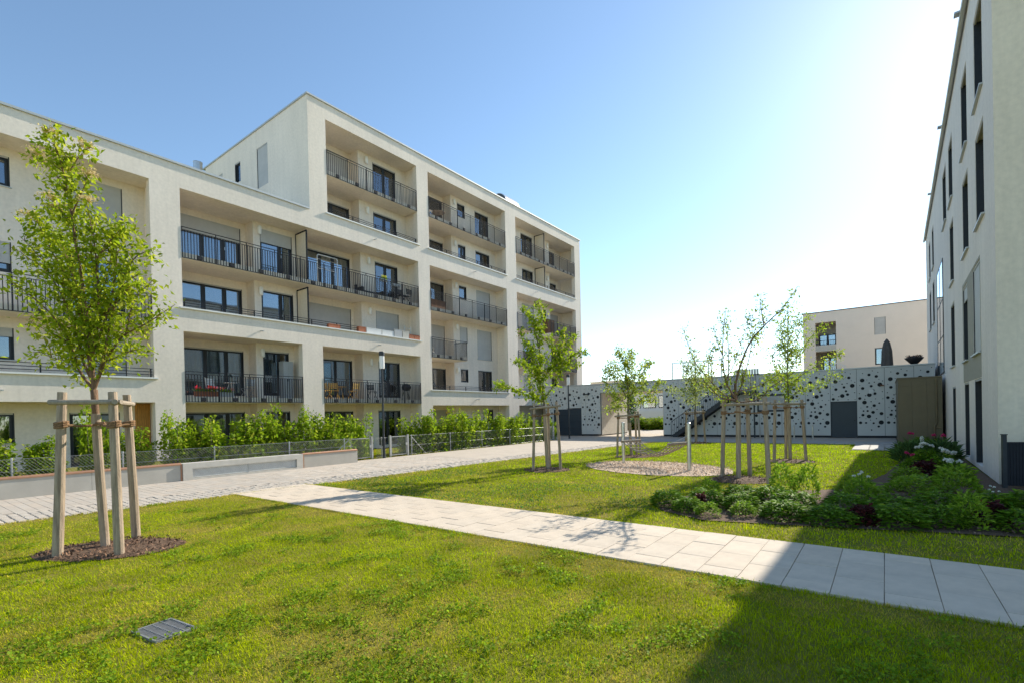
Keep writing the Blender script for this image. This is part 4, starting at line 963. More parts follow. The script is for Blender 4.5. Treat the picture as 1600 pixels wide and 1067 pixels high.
# bike hoops
for x, lb in ((-7.2, 'first stainless bike hoop from the stair'), (-6.3, 'stainless bike hoop near the framed service window'), (-4.42, 'second bike hoop left of the dark door'), (-3.45, 'stainless bike hoop nearest the dark garage door')):
    t = thing('bike_hoop', lb, 'bike rack', (x, 34.3, 0), .25, 'bike hoops by the dotted wall')
    MB().tube([(0, -.12, 0), (0, -.12, .74), (0, -.08, .79), (0, .08, .79), (0, .12, .74), (0, .12, 0)], .026, 8).build('hoop', STEEL, t)
    MB().lathe([(0, .012), (.06, .012), (.06, .0)], 12, 0, -.12).lathe([(0, .012), (.06, .012), (.06, .0)], 12, 0, .12).build('base_plate', STEEL, t)

# hammock -----------------------------------------------------------------------------
p1, p2 = Vector((-7.42, 16.38, 0)), Vector((-4.7, 15.02, 0)); hd_ = (p2-p1).normalized(); hn = Vector((-hd_.y, hd_.x, 0)); L_ = (p2-p1).length
HP = thing('hammock', 'rope net playground hammock with wooden spreader bars slung between two steel posts', 'hammock', tuple(p1), math.atan2(hd_.y, hd_.x))
for x in (0, L_): MB().tube([(x, 0, 0), (x, 0, 1.40)], .062, 16).lathe([(.064, 1.40), (.064, 1.43), (.03, 1.45), (0, 1.45)], 16, x, 0).build('steel_post', STEEL, HP)
xa, xb = .42, L_-.42
for x in (xa, xb): MB().tube([(x, -.42, .80), (x, .42, .80)], .045, 8).build('spreader_bar', WOODG, HP)
for x, q in ((xa, .05), (xb, L_-.05)):
    for sy in (-.4, .4): MB().tube([(q, 0, 1.05), ((q+x)/2, sy*.5, .91), (x, sy, .81)], .011, 5).build('chain', GALV, HP)
zc = lambda x: .80-.46*(1-((2*x-(xa+xb))/(xb-xa))**2)
net = MB()
for j in range(6):
    yy = -.38+.76*j/5; net.tube([(xa+(xb-xa)*k/14, yy*(1-.25*math.sin(PI*k/14)), zc(xa+(xb-xa)*k/14)+.09*(yy/.38)**2*math.sin(PI*k/14)) for k in range(15)], .017, 4)
for k in range(1, 14):
    x = xa+(xb-xa)*k/14; net.tube([(x, -.38*(1-.25*math.sin(PI*k/14))+.76*(1-.25*math.sin(PI*k/14))*j/6, zc(x)+.09*((-1+2*j/6))**2*math.sin(PI*k/14)) for j in range(7)], .017, 4)
net.build('rope_net', WOODG, HP)

# ================================================================== TREES
CR_ = Vector((math.cos(yaw), math.sin(yaw), 0)); CD_ = Vector((-math.sin(yaw), math.cos(yaw), 0))
def add_pt(base, r, z, d): return Vector((base[0], base[1], 0))+CR_*r+CD_*d+Vector((0, 0, z))
def smooth_path(P, n=4):
    out = []
    for i in range(len(P)-1):
        p0 = P[max(i-1, 0)]; a, b = P[i], P[i+1]; p3 = P[min(i+2, len(P)-1)]
        for k in range(n):
            t = k/n; out.append(.5*((2*a)+(b-p0)*t+(2*p0-5*a+4*b-p3)*t*t+(3*a-p0-3*b+p3)*t**3))
    out.append(P[-1]); return out
def tree(key, label, name, limbs, ppm, org, trunk_r, wrap_h, bark, leaf_cols, leaf_size, per_m, spread, seed, twigs=6, twig_len=.4, twig_leaf=1.0, start=.2, flowers=0, trunk_top=None, depth_amp=.7):
    """limbs: polylines in picture units relative to org (foot of the tree), turned into metres with ppm; each limb is given its own depth so the crown is round"""
    rnd = random.Random(seed); rg = np.random.default_rng(seed); base = TREES[key]
    T_ = thing(name, label, 'tree', (*base, 0))
    O = Vector((*base, 0)); wood = MB(); LP, LD = [], []
    tt = trunk_top; p = [add_pt(base, 0, 0, 0)-O, add_pt(base, (tt[0]-org[0])/ppm*.5, wrap_h*.5, 0)-O, add_pt(base, (tt[0]-org[0])/ppm, (org[1]-tt[1])/ppm, 0)-O]
    wood.tube(smooth_path(p), [trunk_r*1.15]*3+[trunk_r]*(len(smooth_path(p))-3), 10); TR = wood.build('trunk', bark, T_, smooth=True)
    sp0 = smooth_path(p, 6); wp0 = [q for q in sp0 if q.z <= wrap_h+.02]; MB().tube(wp0, [trunk_r+.012]*len(wp0), 12).build('trunk_wrap', WOODP, TR)
    top = p[-1]; paths = []; BR = MB()
    for li, (r0, pts) in enumerate(limbs):
        dd = rnd.uniform(-1, 1)*depth_amp; P = []
        x0, y0 = pts[0]; n = len(pts)
        # depth follows the sideways reach of the limb plus its own lean
        for k, (x, y) in enumerate(pts):
            t = k/(n-1); rr = (x-org[0])/ppm; z = (org[1]-y)/ppm
            lean = dd*t*max(.35, min(1.0, math.hypot(x-x0, y-y0)/ppm*.7)) 
            P.append(add_pt(base, rr+ (rnd.uniform(-.02, .02) if k else 0), z, lean)-O)
        # attach to the nearest point of an earlier path
        best = None
        for q in paths+[[top]]:
            for v in q:
                d0 = math.hypot((v-P[0]).dot(CR_), v.z-P[0].z)
                if best is None or d0 < best[0]: best = (d0, v)
        sh = best[1]-P[0]
        for k in range(n): P[k] = P[k]+sh*(1-k/(n-1))**1.0 if k else Vector(best[1])
        sp = smooth_path(P, 5); paths.append(sp); m = len(sp)
        BR.tube(sp, [max(.004, r0*(1-.85*k/(m-1))) for k in range(m)], 6, cap=False)
        L = sum((sp[k+1]-sp[k]).length for k in range(m-1))
        # leaves along the limb
        nl = int(per_m*L)
        for _ in range(nl):
            t = start+(1-start)*rnd.random()**.85; q = sp[min(m-1, int(t*(m-1)))]
            LP.append(tuple(q+Vector((rnd.gauss(0, spread), rnd.gauss(0, spread), rnd.gauss(0, spread*.8))))); LD.append((0, 0, -.1))
        for _ in range(int(twigs*L)):
            t = start*.8+(1-start*.8)*rnd.random(); k = min(m-2, int(t*(m-1))); q = sp[k]; dr = (sp[k+1]-sp[k]).normalized()
            v = Vector((rnd.gauss(0, 1), rnd.gauss(0, 1), rnd.gauss(0, .7))); v = (v-dr*v.dot(dr)).normalized()*.8+dr*.7+Vector((0, 0, .15)); v.normalize()
            ln = twig_len*rnd.uniform(.4, 1.2)*(1-.3*t); e = q+v*ln; md = q+v*ln*.5+Vector((rnd.gauss(0, .03), rnd.gauss(0, .03), .02))
            BR.tube([q, md, e], [.006, .004, .002], 4, cap=False)
            for _k in range(int(twig_leaf*ln*per_m*.55)):
                t2 = .2+.85*rnd.random(); u = q.lerp(e, t2); LP.append(tuple(u+Vector((rnd.gauss(0, spread*.6), rnd.gauss(0, spread*.6), rnd.gauss(0, spread*.5))))); LD.append(tuple(v*.6))
    BR.build('branches', bark, TR, smooth=True)
    LP = np.array(LP); LD = np.array(LD); n = len(LP)
    T = mix(leaf_cols[0], leaf_cols[1], rg.random(n)); sel = rg.random(n) < .12; T[sel] = np.array(leaf_cols[2])*rg.uniform(.8, 1.2, (sel.sum(), 1)); T *= rg.uniform(.75, 1.25, n)[:, None]
    V, F, T = leaves(LP, leaf_size, T, up=.5, ratio=.5, rg=rg, D=LD*.7)
    obj('crown', fmesh('crown', V, F, LEAF, T), T_)
    if flowers:
        pts = sorted(paths, key=lambda q: -q[-1].z)
        for k in range(flowers):
            q = pts[rnd.randrange(6, len(pts))][-1] if k > 8 else pts[k][-1]; nn = 200
            FP_ = np.array(q)+rg.normal(size=(nn, 3))*np.array([.055, .055, .02])+np.array([0, 0, .05]); tt_ = mix((.70, .58, .28), (.80, .64, .36), rg.random(nn))
            V, F, T = leaves(FP_, .028, tt_, up=2, ratio=.9, rg=rg); obj('flower_cluster', fmesh('flower_cluster', V, F, PETAL, T), T_, kind='stuff')
    return T_
LC = ((.14, .27, .028), (.25, .40, .04), (.33, .44, .07))
def W_(pts, o, s): return [(o[0]+x/s, o[1]+y/s) for x, y in pts]
# near tree at the left
A_ = [(.030, [(155, 607), (152, 540), (148, 450), (140, 380), (133, 310), (125, 250), (113, 215)]),
 (.022, [(155, 603), (135, 575), (118, 535), (95, 490), (60, 455), (35, 440)]),
 (.022, [(154, 600), (140, 560), (128, 520), (108, 465), (80, 420), (45, 395)]),
 (.024, [(155, 590), (142, 520), (128, 450), (105, 390), (65, 350), (28, 325)]),
 (.022, [(156, 560), (165, 510), (170, 450), (172, 380), (165, 320)]),
 (.024, [(168, 608), (182, 565), (200, 525), (230, 500), (262, 468)]),
 (.022, [(160, 590), (178, 520), (192, 450), (212, 400), (238, 385)]),
 (.020, [(158, 560), (185, 480), (196, 410), (196, 345)]),
 (.016, [(192, 450), (215, 440), (240, 430)]), (.016, [(128, 520), (90, 500), (42, 490)]),
 (.014, [(118, 535), (95, 520), (50, 500)]), (.015, [(128, 450), (95, 420), (40, 365)]), (.015, [(142, 520), (115, 440), (80, 380), (55, 335)]),
 (.014, [(133, 310), (105, 270), (68, 240)]), (.014, [(135, 340), (150, 310), (172, 280)]), (.013, [(128, 280), (145, 250), (158, 232)]), (.012, [(135, 345), (105, 320), (75, 300)]),
 (.014, [(165, 400), (190, 370), (215, 350)]), (.014, [(140, 380), (115, 340), (90, 320)]), (.014, [(172, 430), (155, 380), (150, 330)]), (.012, [(182, 565), (215, 550), (240, 545)]), (.014, [(200, 525), (215, 470), (235, 430)]), (.012, [(155, 540), (110, 560), (70, 545)]),
 (.014, [(150, 480), (175, 440), (190, 380), (205, 350)]), (.014, [(150, 470), (120, 420), (100, 360)]), (.013, [(160, 500), (200, 470), (225, 450)])]
A_ = [(r0, [(152+(x-152)*.9 if (y < 560 and x < 152) else x, y) for x, y in q]) for r0, q in A_]
tree('A', 'young leafy rowan tree with pale flower heads propped by three stakes on the near lawn', 'rowan_tree', A_, 109, (166, 858), .045, 2.0, BARK, ((.22, .33, .012), (.44, .50, .025), (.54, .56, .06)), .080, 175, .11, 3, twigs=6, twig_len=.24, twig_leaf=.9, start=.14, flowers=8, trunk_top=(155, 607), depth_amp=.35)
o7 = (770, 460)
B_ = [(.035, W_([(415, 890), (400, 800), (385, 700), (385, 400), (385, 200), (385, 30)], o7, 5.34)), (.02, W_([(415, 890), (340, 860), (250, 820), (130, 755), (0, 705)], o7, 5.34)),
 (.018, W_([(410, 850), (370, 700), (300, 600), (240, 555), (185, 510)], o7, 5.34)), (.018, W_([(400, 700), (340, 560), (300, 450), (215, 320)], o7, 5.34)), (.016, W_([(385, 480), (345, 300), (330, 240), (245, 130)], o7, 5.34)),
 (.02, W_([(420, 880), (500, 760), (550, 680), (565, 600), (560, 540)], o7, 5.34)), (.02, W_([(415, 740), (490, 600), (560, 450), (590, 270)], o7, 5.34)), (.014, W_([(520, 520), (500, 420), (465, 330)], o7, 5.34)),
 (.016, W_([(530, 540), (620, 440), (695, 330)], o7, 5.34)), (.016, W_([(440, 720), (500, 620), (600, 560), (700, 510), (775, 480)], o7, 5.34)), (.015, W_([(500, 640), (620, 595), (755, 588)], o7, 5.34)),
 (.012, W_([(385, 600), (420, 560), (450, 480)], o7, 5.34)), (.012, W_([(340, 860), (330, 800), (300, 720), (285, 640)], o7, 5.34)), (.010, W_([(385, 300), (410, 200), (425, 110)], o7, 5.34)), (.012, W_([(130, 755), (60, 740), (5, 765)], o7, 5.34)), (.012, W_([(385, 560), (330, 480), (290, 400)], o7, 5.34)), (.012, W_([(370, 700), (350, 600), (355, 520)], o7, 5.34))]
tree('B', 'young cherry tree with leaf sleeved branches beside the lane in front of the block', 'cherry_tree', B_, 48.4, (851.5, 733.4), .05, 1.8, BARKG, ((.17, .29, .012), (.34, .43, .02), (.46, .48, .05)), .12, 135, .075, 5, twigs=1.4, twig_len=.2, start=.06, trunk_top=(848, 630), depth_amp=1.3)
o3 = (880, 440)
C_ = [(.03, W_([(342, 660), (340, 560), (335, 450), (322, 380), (308, 325)], o3, 3.333)), (.016, W_([(342, 640), (270, 600), (235, 560), (220, 470)], o3, 3.333)), (.016, W_([(340, 600), (275, 500), (240, 440)], o3, 3.333)), (.015, W_([(340, 570), (300, 480), (270, 405)], o3, 3.333)),
 (.014, W_([(342, 655), (270, 655), (210, 665)], o3, 3.333)), (.016, W_([(345, 560), (375, 450), (385, 350)], o3, 3.333)), (.016, W_([(347, 610), (400, 510), (440, 440), (455, 420)], o3, 3.333)), (.016, W_([(348, 645), (430, 590), (480, 550), (500, 520)], o3, 3.333)), (.013, W_([(400, 620), (450, 620), (500, 595)], o3, 3.333)), (.013, W_([(338, 500), (350, 420), (352, 380)], o3, 3.333)), (.013, W_([(345, 580), (400, 560), (415, 500), (410, 430)], o3, 3.333))]
tree('C', 'slender young tree standing just behind the hammock before the passage', 'young_tree', C_, 38.3, (985.3, 712.3), .045, 1.5, BARKG, ((.24, .34, .04), (.38, .46, .05), (.48, .5, .09)), .11, 140, .12, 6, twigs=4, twig_len=.35, start=.1, trunk_top=(982.5, 640), depth_amp=.9)
D_t = [(.03, W_([(683, 650), (683, 560), (675, 450), (670, 345)], o3, 3.333)), (.014, W_([(683, 600), (640, 560), (580, 580)], o3, 3.333)), (.014, W_([(680, 540), (640, 480), (615, 420)], o3, 3.333)), (.014, W_([(684, 600), (740, 560), (800, 570)], o3, 3.333)), (.014, W_([(683, 520), (720, 440), (745, 385)], o3, 3.333)), (.013, W_([(683, 640), (620, 600), (560, 545)], o3, 3.333)), (.012, W_([(683, 560), (650, 500), (635, 440)], o3, 3.333)), (.012, W_([(683, 580), (720, 520), (765, 480)], o3, 3.333))]
tree('D', 'farthest small tree with pale thin leaves in front of the metal stair', 'young_tree', D_t, 28.7, (1085.3, 692.6), .05, 1.6, BARKG, ((.28, .36, .10), (.38, .44, .12), (.44, .46, .14)), .12, 110, .17, 7, twigs=4, twig_len=.5, start=.1, trunk_top=(1084.5, 640), depth_amp=.9)
o6 = (1080, 440)
E_ = [(.022, W_([(415, 1010), (340, 985), (260, 960), (150, 880), (60, 800), (20, 740)], o6, 5.333)), (.024, W_([(415, 1000), (300, 930), (230, 830), (150, 660), (110, 480), (95, 300)], o6, 5.333)),
 (.026, W_([(430, 980), (370, 900), (320, 800), (300, 600), (305, 400), (318, 220)], o6, 5.333)), (.014, W_([(300, 620), (255, 500), (245, 350)], o6, 5.333)), (.016, W_([(350, 850), (380, 650), (420, 450), (440, 290)], o6, 5.333)),
 (.032, W_([(435, 960), (430, 800), (480, 540), (560, 400), (680, 270), (740, 130)], o6, 5.333)), (.014, W_([(560, 400), (590, 230), (645, 95)], o6, 5.333)), (.018, W_([(440, 950), (480, 850), (530, 640), (540, 460), (520, 330)], o6, 5.333)),
 (.018, W_([(430, 1015), (600, 985), (700, 880), (860, 780), (930, 640)], o6, 5.333)), (.014, W_([(480, 850), (500, 700), (480, 560)], o6, 5.333)), (.014, W_([(440, 930), (560, 890), (700, 790), (720, 640)], o6, 5.333)), (.012, W_([(150, 880), (60, 860), (0, 780)], o6, 5.333)), (.012, W_([(540, 500), (600, 480), (680, 560)], o6, 5.333)), (.012, W_([(320, 800), (360, 700), (390, 480), (400, 330)], o6, 5.333)), (.012, W_([(600, 985), (560, 900), (560, 780)], o6, 5.333)), (.012, W_([(230, 830), (200, 650), (190, 520)], o6, 5.333))]
tree('E', 'sparse vase shaped young tree with bare reddish limbs at the corner of the flower bed', 'young_tree', E_, 60.5, (1156, 748), .05, 1.9, BARK, ((.20, .30, .03), (.34, .42, .04), (.42, .42, .08)), .075, 62, .07, 8, twigs=5.2, twig_len=.28, start=.18, trunk_top=(1157.5, 628), depth_amp=1.2)
F_ = [(.035, W_([(785, 1010), (785, 860), (780, 700), (785, 400), (790, 180)], o6, 5.333)), (.016, W_([(785, 970), (880, 900), (950, 880), (1060, 840), (1170, 770)], o6, 5.333)), (.016, W_([(785, 870), (900, 770), (1000, 700), (1110, 640)], o6, 5.333)), (.016, W_([(785, 780), (870, 620), (950, 470), (1040, 395)], o6, 5.333)), (.014, W_([(785, 640), (860, 450), (905, 290)], o6, 5.333)), (.015, W_([(785, 830), (680, 740), (610, 620), (650, 540)], o6, 5.333)), (.014, W_([(783, 620), (720, 500), (690, 340)], o6, 5.333)), (.012, W_([(785, 520), (830, 400), (835, 270)], o6, 5.333)), (.014, W_([(785, 920), (680, 860), (580, 830), (530, 770)], o6, 5.333)), (.013, W_([(785, 720), (850, 600), (960, 580)], o6, 5.333)), (.013, W_([(785, 900), (860, 830), (960, 800)], o6, 5.333)), (.012, W_([(785, 560), (740, 460), (760, 330)], o6, 5.333))]
tree('F', 'bushier young tree with bright leaves on the sunny lawn before the dark door', 'young_tree', F_, 45.3, (1229, 719), .045, 2.0, BARKG, ((.22, .34, .025), (.38, .48, .04), (.48, .52, .08)), .085, 150, .12, 9, twigs=3, twig_len=.32, start=.08, trunk_top=(1228, 632), depth_amp=1.2)

def stakes(key, label, posts, H, bars, rope_z, r=.05, bar_dz=.14, trunk_wrap=.062, wtop=None):
    b = TREES[key]; K = thing('tree_stakes', label, 'tree stakes', (*b, 0)); tops = []
    wp_ = (0, 0)
    for (x, y) in posts:
        v = Vector((x-b[0], y-b[1], 0)); t = v*(1-.1/max(v.length, .2))+Vector((0, 0, H*random.uniform(.98, 1.02))); tops.append((v, t))
        pth = [v+Vector((0, 0, -.03)), v.lerp(t, .35)+Vector((random.uniform(-.01, .01), random.uniform(-.01, .01), 0)), v.lerp(t, .7), t]
        MB().tube(pth, [r*1.08, r*1.03, r*.98, r*.93], 12).build('stake', WOODP, K, smooth=False)
    for i, j in bars:
        a = tops[i][0].lerp(tops[i][1], 1-bar_dz/H); c0 = tops[j][0].lerp(tops[j][1], 1-bar_dz/H); dr = (c0-a).normalized(); outw = (a+c0)*.5; outw.z = 0; outw = outw.normalized()*(r*.9)
        MB().tube([a-dr*.14+outw, c0+dr*.14+outw], [.036, .032], 8).build('cross_bar', WOODG, K)
    for v, t in tops:
        q = v.lerp(t, rope_z/H); to = Vector((wp_[0], wp_[1], rope_z)); d0 = (to-q); d0.z = 0; L = d0.length; d0.normalize(); sd = Vector((-d0.y, d0.x, 0))
        mb = MB()
        for s_ in (1, -1):
            mb.tube([q+d0*(-r*1.2), q+sd*s_*r*1.15, q+d0*L*.35+sd*s_*.022+Vector((0, 0, -.02)), q+d0*L*.7-sd*s_*.02+Vector((0, 0, -.02)), to+sd*s_*trunk_wrap*1.05, to+d0*trunk_wrap], .017, 7)
        for k in range(3): mb.tube([q+Vector((math.cos(a)*(r+.012), math.sin(a)*(r+.012), -.03+.03*k+.01*math.sin(a))) for a in [2*PI*m/10 for m in range(11)]], .017, 6, cap=False)
        mb.build('coir_tie', ROPE, K)
    return K
stakes('A', 'three peeled pine stakes with cross bars around the near left tree', [(-9.05, 1.64), (-8.42, 2.16), (-9.36, 2.62)], 2.27, [(0, 1), (1, 2)], 1.82, .058)
stakes('B', 'pine stake frame around the cherry tree beside the lane', [(-8.95, 12.95), (-8.3, 13.55), (-9.0, 14.0)], 2.15, [(0, 1), (1, 2), (2, 0)], 1.78, .043)
stakes('C', 'thin stake frame around the tree behind the hammock', [(-8.6, 18.4), (-7.85, 18.95), (-8.35, 19.75)], 1.8, [(0, 1), (1, 2)], 1.6, .041)
stakes('D', 'stake frame of the farthest tree by the metal stair', [(-8.85, 27.7), (-7.95, 28.3), (-8.6, 28.7)], 1.85, [(0, 1), (1, 2)], 1.65, .047)
stakes('E', 'sturdy pine stake frame rising out of the flower bed edge', [(-3.5, 13.95), (-2.2, 12.92), (-2.95, 14.6)], 2.1, [(0, 1), (1, 2)], 1.75, .053)
stakes('F', 'pine stake frame around the bushy tree on the sunny lawn', [(-3.0, 18.6), (-2.15, 19.35), (-2.85, 20.0)], 2.1, [(0, 1), (1, 2)], 1.85, .048)

# ================================================================== HEDGE SHRUBS behind the fence
def shrub_mesh(seed, h, w, n, size, cols, shoots=6, name='foliage', flat=False):
    rg = np.random.default_rng(seed); P, D_a, sh = [], [], []
    for k in range(shoots):
        a = rg.uniform(0, 2*PI); rr = rg.uniform(.05, w*.42); hh = h*(rg.uniform(.45, 1.0) if k else 1.05); top = np.array([math.cos(a)*rr, math.sin(a)*rr, hh]); bot = top*np.array([.25, .25, 0]); sh.append((bot, top))
        m = n//shoots; t = rg.uniform(.0, 1, m)**.95; q = bot[None]*(1-t[:, None])+top[None]*t[:, None]
        rad = w*.29*(1-.75*t)+.025; an = rg.uniform(0, 2*PI, m); rq = rad*np.sqrt(rg.random(m))
        q[:, 0] += np.cos(an)*rq; q[:, 1] += np.sin(an)*rq; q[:, 2] += rg.normal(size=m)*.03; P.append(q)
        D_a.append(np.column_stack([np.cos(an), np.sin(an), np.full(m, .1)])*.6)
    P = np.concatenate(P); D_a = np.concatenate(D_a); P[:, 2] = np.clip(P[:, 2], .03, None); n = len(P)
    T = mix(cols[0], cols[1], rg.random(n)); T[rg.random(n) < .1] = cols[2]; T *= rg.uniform(.75, 1.2, n)[:, None]
    V, F, T = leaves(P, size, T, up=.6, ratio=.6, rg=rg, D=D_a)
    mb = MB()
    for b, t in sh: mb.tube([tuple(b), tuple((b+t)/2+rg.normal(size=3)*.03), tuple(t)], [.014, .009, .004], 5, cap=False)
    return fmesh(name, V, F, LEAF, T), mb.mesh('stem', BARKG)
HC = ((.16, .29, .012), (.34, .45, .02), (.46, .50, .05))
HM = [shrub_mesh(50+i, 1.0, 1.0, 2600, .075, HC, 9) for i in range(5)]
def shrub(x, y, h, w, label, i, group=None, nm='hornbeam_shrub', cat='shrub', rz=None):
    o = thing(nm, label, cat, (x, y, 0), rz if rz is not None else random.uniform(0, 6), group); o.scale = (w*1.35, w*1.35, h*1.05)
    f, s_ = HM[i % 5]; obj('foliage', f, o); obj('stem', s_, o); return o
gA, gB, gC = 'hornbeam shrubs behind the low wall', 'hornbeam shrubs along the lane fence', 'hornbeam shrubs between the gates'
for i, (y, h, w, z, lb) in enumerate([(1.2, 1.25, 1.1, .0, 'hornbeam shrub at the extreme left behind the low wall'), (2.2, 1.2, 1.0, 0, 'low hornbeam shrub left of the near tree stakes'), (3.1, 1.15, .9, 0, 'sparse shrub under the first ground floor window'), (4.15, 1.95, .75, 0, 'tall narrow shrub in front of the curtained garden door'),
        (5.2, 1.3, 1.0, 0, 'hornbeam shrub seen between the near tree stakes'), (6.3, 1.75, 1.0, 0, 'shrub in front of the orange boards'), (7.35, 1.55, 1.3, 0, 'broad shrub at the foot of the first big pillar'), (8.35, 1.6, 1.3, 0, 'yellowish dense shrub right of the first big pillar'), (9.3, 1.95, 1.1, 0, 'tall shrub before the ground floor glass doors'),
        (10.2, 1.5, 1.2, 0, 'bushy shrub above the louvred vent'), (11.0, 1.9, 1.0, 0, 'upright shrub above the right end of the vent'), (11.9, 1.6, 1.25, 0, 'wide shrub behind the right end of the low wall')]):
    o = shrub(-18.35, y, h, w, lb, i, gA); o.location.z = .25 if y < 12.2 else 0
for i, (x, y, h, w, lb) in enumerate([(-18.9, 12.9, 1.75, 1.0, 'upright shrub behind the first garden gate'), (-18.95, 13.75, 1.8, 1.1, 'shrub between the first gate and the lamp post')]):
    shrub(x, y, h, w, lb, i+2, gC)
for i, (y, h, w, lb) in enumerate([(16.6, 1.75, 1.35, 'first full shrub right of the open mesh gate'), (17.5, 1.95, 1.2, 'tall shrub at the foot of the middle pillar'), (18.4, 1.6, 1.3, 'rounded shrub under the short balcony'), (19.3, 1.75, 1.3, 'shrub before the shuttered ground floor door'), (20.25, 2.1, 1.25, 'tallest shrub of the lane hedge'), (21.2, 1.85, 1.35, 'shrub in front of the small dark ground floor window'),
        (22.2, 1.6, 1.3, 'dense low shrub in the middle of the long fence'), (23.2, 1.95, 1.2, 'spiky topped shrub left of the cherry tree'), (24.2, 1.6, 1.3, 'shrub directly behind the cherry tree stakes'), (25.2, 1.75, 1.25, 'shrub right of the cherry tree trunk'), (26.3, 1.65, 1.2, 'shrub near the far end of the long fence'), (27.4, 1.5, 1.1, 'last shrub before the far garden gate'), (28.9, 1.6, 1.1, 'small shrub beside the distant lamp post')]):
    shrub(-18.75, y, h, w, lb, i+1, gB)
# greenery behind the passage
for i, (x, y, h, w, lb) in enumerate([(-15.3, 49, 1.15, 3.2, 'clipped green hedge plant seen left in the passage'), (-18.2, 49.5, 1.2, 3.4, 'green hedge plant in the middle of the passage view'), (-20.8, 50, 1.2, 3.2, 'green hedge plant deep behind the passage'), (-13.4, 51.5, 1.2, 3.0, 'green hedge plant hidden by the dotted wall edge')]):
    shrub(x, y, h, w, lb, i, 'hedge plants beyond the passage')
def conifer(x, y, h, label):
    t = thing('conifer', label, 'tree', (x, y, 0)); MB().tube([(0, 0, 0), (0, 0, h*.9)], [.1, .03], 7).build('trunk', BARKG, t)
    rg = np.random.default_rng(5); n = 2600; z = rg.uniform(.15, 1, n); a = rg.uniform(0, 2*PI, n); r = (1.02-z)*h*.28*np.sqrt(rg.random(n)); P = np.column_stack([np.cos(a)*r, np.sin(a)*r, z*h])
    V, F, T = leaves(P, .22, mix((.05, .10, .05), (.09, .15, .07), rg.random(n)), rg=rg); obj('crown', fmesh('crown', V, F, LEAF, T), t)
conifer(-20.5, 46.5, 5.3, 'dark green conifer behind the passage beside the staked tree')
B(-23, -8, 51.6, 51.75, 0, 1.0).build('garden_fence', WOODG, label='low wooden fence line beyond the passage', cat='fence')

# ================================================================== FLOWER BED
GM = ((.07, .17, .010), (.20, .35, .02), (.32, .45, .04)); LG = ((.16, .30, .02), (.28, .42, .03), (.36, .48, .06)); RM = ((.05, .018, .018), (.10, .025, .028), (.17, .04, .035))
def mound_mesh(seed, n, size, cols, ratio=.55, spiky=0):
    rg = np.random.default_rng(seed); a = rg.uniform(0, 2*PI, n); u = rg.random(n); el = np.arcsin(u**.8)
    R = rg.uniform(.55, 1, n)**.5*(.82+.3*vnoise(np.column_stack([a*1.3, el*2.0]), 1.0, seed)); 
    P = np.column_stack([np.cos(a)*np.cos(el)*R*.5, np.sin(a)*np.cos(el)*R*.5, np.sin(el)*R])
    D_a = np.column_stack([np.cos(a), np.sin(a), np.full(n, .2+spiky)])*.9
    T = mix(cols[0], cols[1], rg.random(n)); T[rg.random(n) < .12] = cols[2]; T *= rg.uniform(.75, 1.2, n)[:, None]
    V, F, T = leaves(P, size, T, up=.8, ratio=ratio, rg=rg, D=D_a); return fmesh('foliage', V, F, LEAFD, T)
MG = [mound_mesh(70+i, 1100, .14, GM, .38) for i in range(3)]; ML = [mound_mesh(80+i, 520, .15, LG, .42, .5) for i in range(2)]; MR = [mound_mesh(90+i, 600, .16, RM, .8) for i in range(2)]
MI = [mound_mesh(95, 700, .4, ((.10, .2, .06), (.15, .26, .08), (.2, .3, .1)), .07, 1.5)]
def plant(x, y, h, w, kind, label, group='perennials in the flower bed', flowers=None):
    nm = {'g': 'perennial_mound', 'l': 'lady_shrub', 'r': 'red_leaved_plant', 'i': 'grassy_plant'}[kind]; nm = 'bright_green_shrub' if kind == 'l' else nm
    t = thing(nm, label, 'plant', (x, y, 0), random.uniform(0, 6), group)
    me = random.choice({'g': MG, 'l': ML, 'r': MR, 'i': MI}[kind]); w *= .86; h *= .74; f = obj('foliage', me, t); f.scale = (w, w, h)
    if flowers:
        col, n, hz, sz = flowers; rg = np.random.default_rng(int(abs(x*97+y*31)))
        for k in range(n):
            a = rg.uniform(0, 6.28); rr = rg.uniform(0, w*.4); fx, fy, fz = math.cos(a)*rr, math.sin(a)*rr, h*hz*rg.uniform(.9, 1.1); m = 46
            d = rg.normal(size=(m, 3)); d /= np.linalg.norm(d, axis=1)[:, None]; d[:, 2] = np.abs(d[:, 2])*.8
            T = np.array(col)[None]*rg.uniform(.8, 1.1, (m, 1)); V, F, T = leaves(d*sz*.1, sz*.45, T, up=.3, ratio=.9, rg=rg, D=d*1.4)
            fl = obj('flower', fmesh('flower', V, F, PETAL, T), t, (fx, fy, fz)); MB().tube([(0, 0, -fz*.95), (0, 0, 0)], .005, 4).build('flower_stalk', LEAF, fl)
            settint(fl.children[0].data, (.1, .22, .04))
    return t
WH = (.82, .82, .76); PK = (.70, .06, .22)
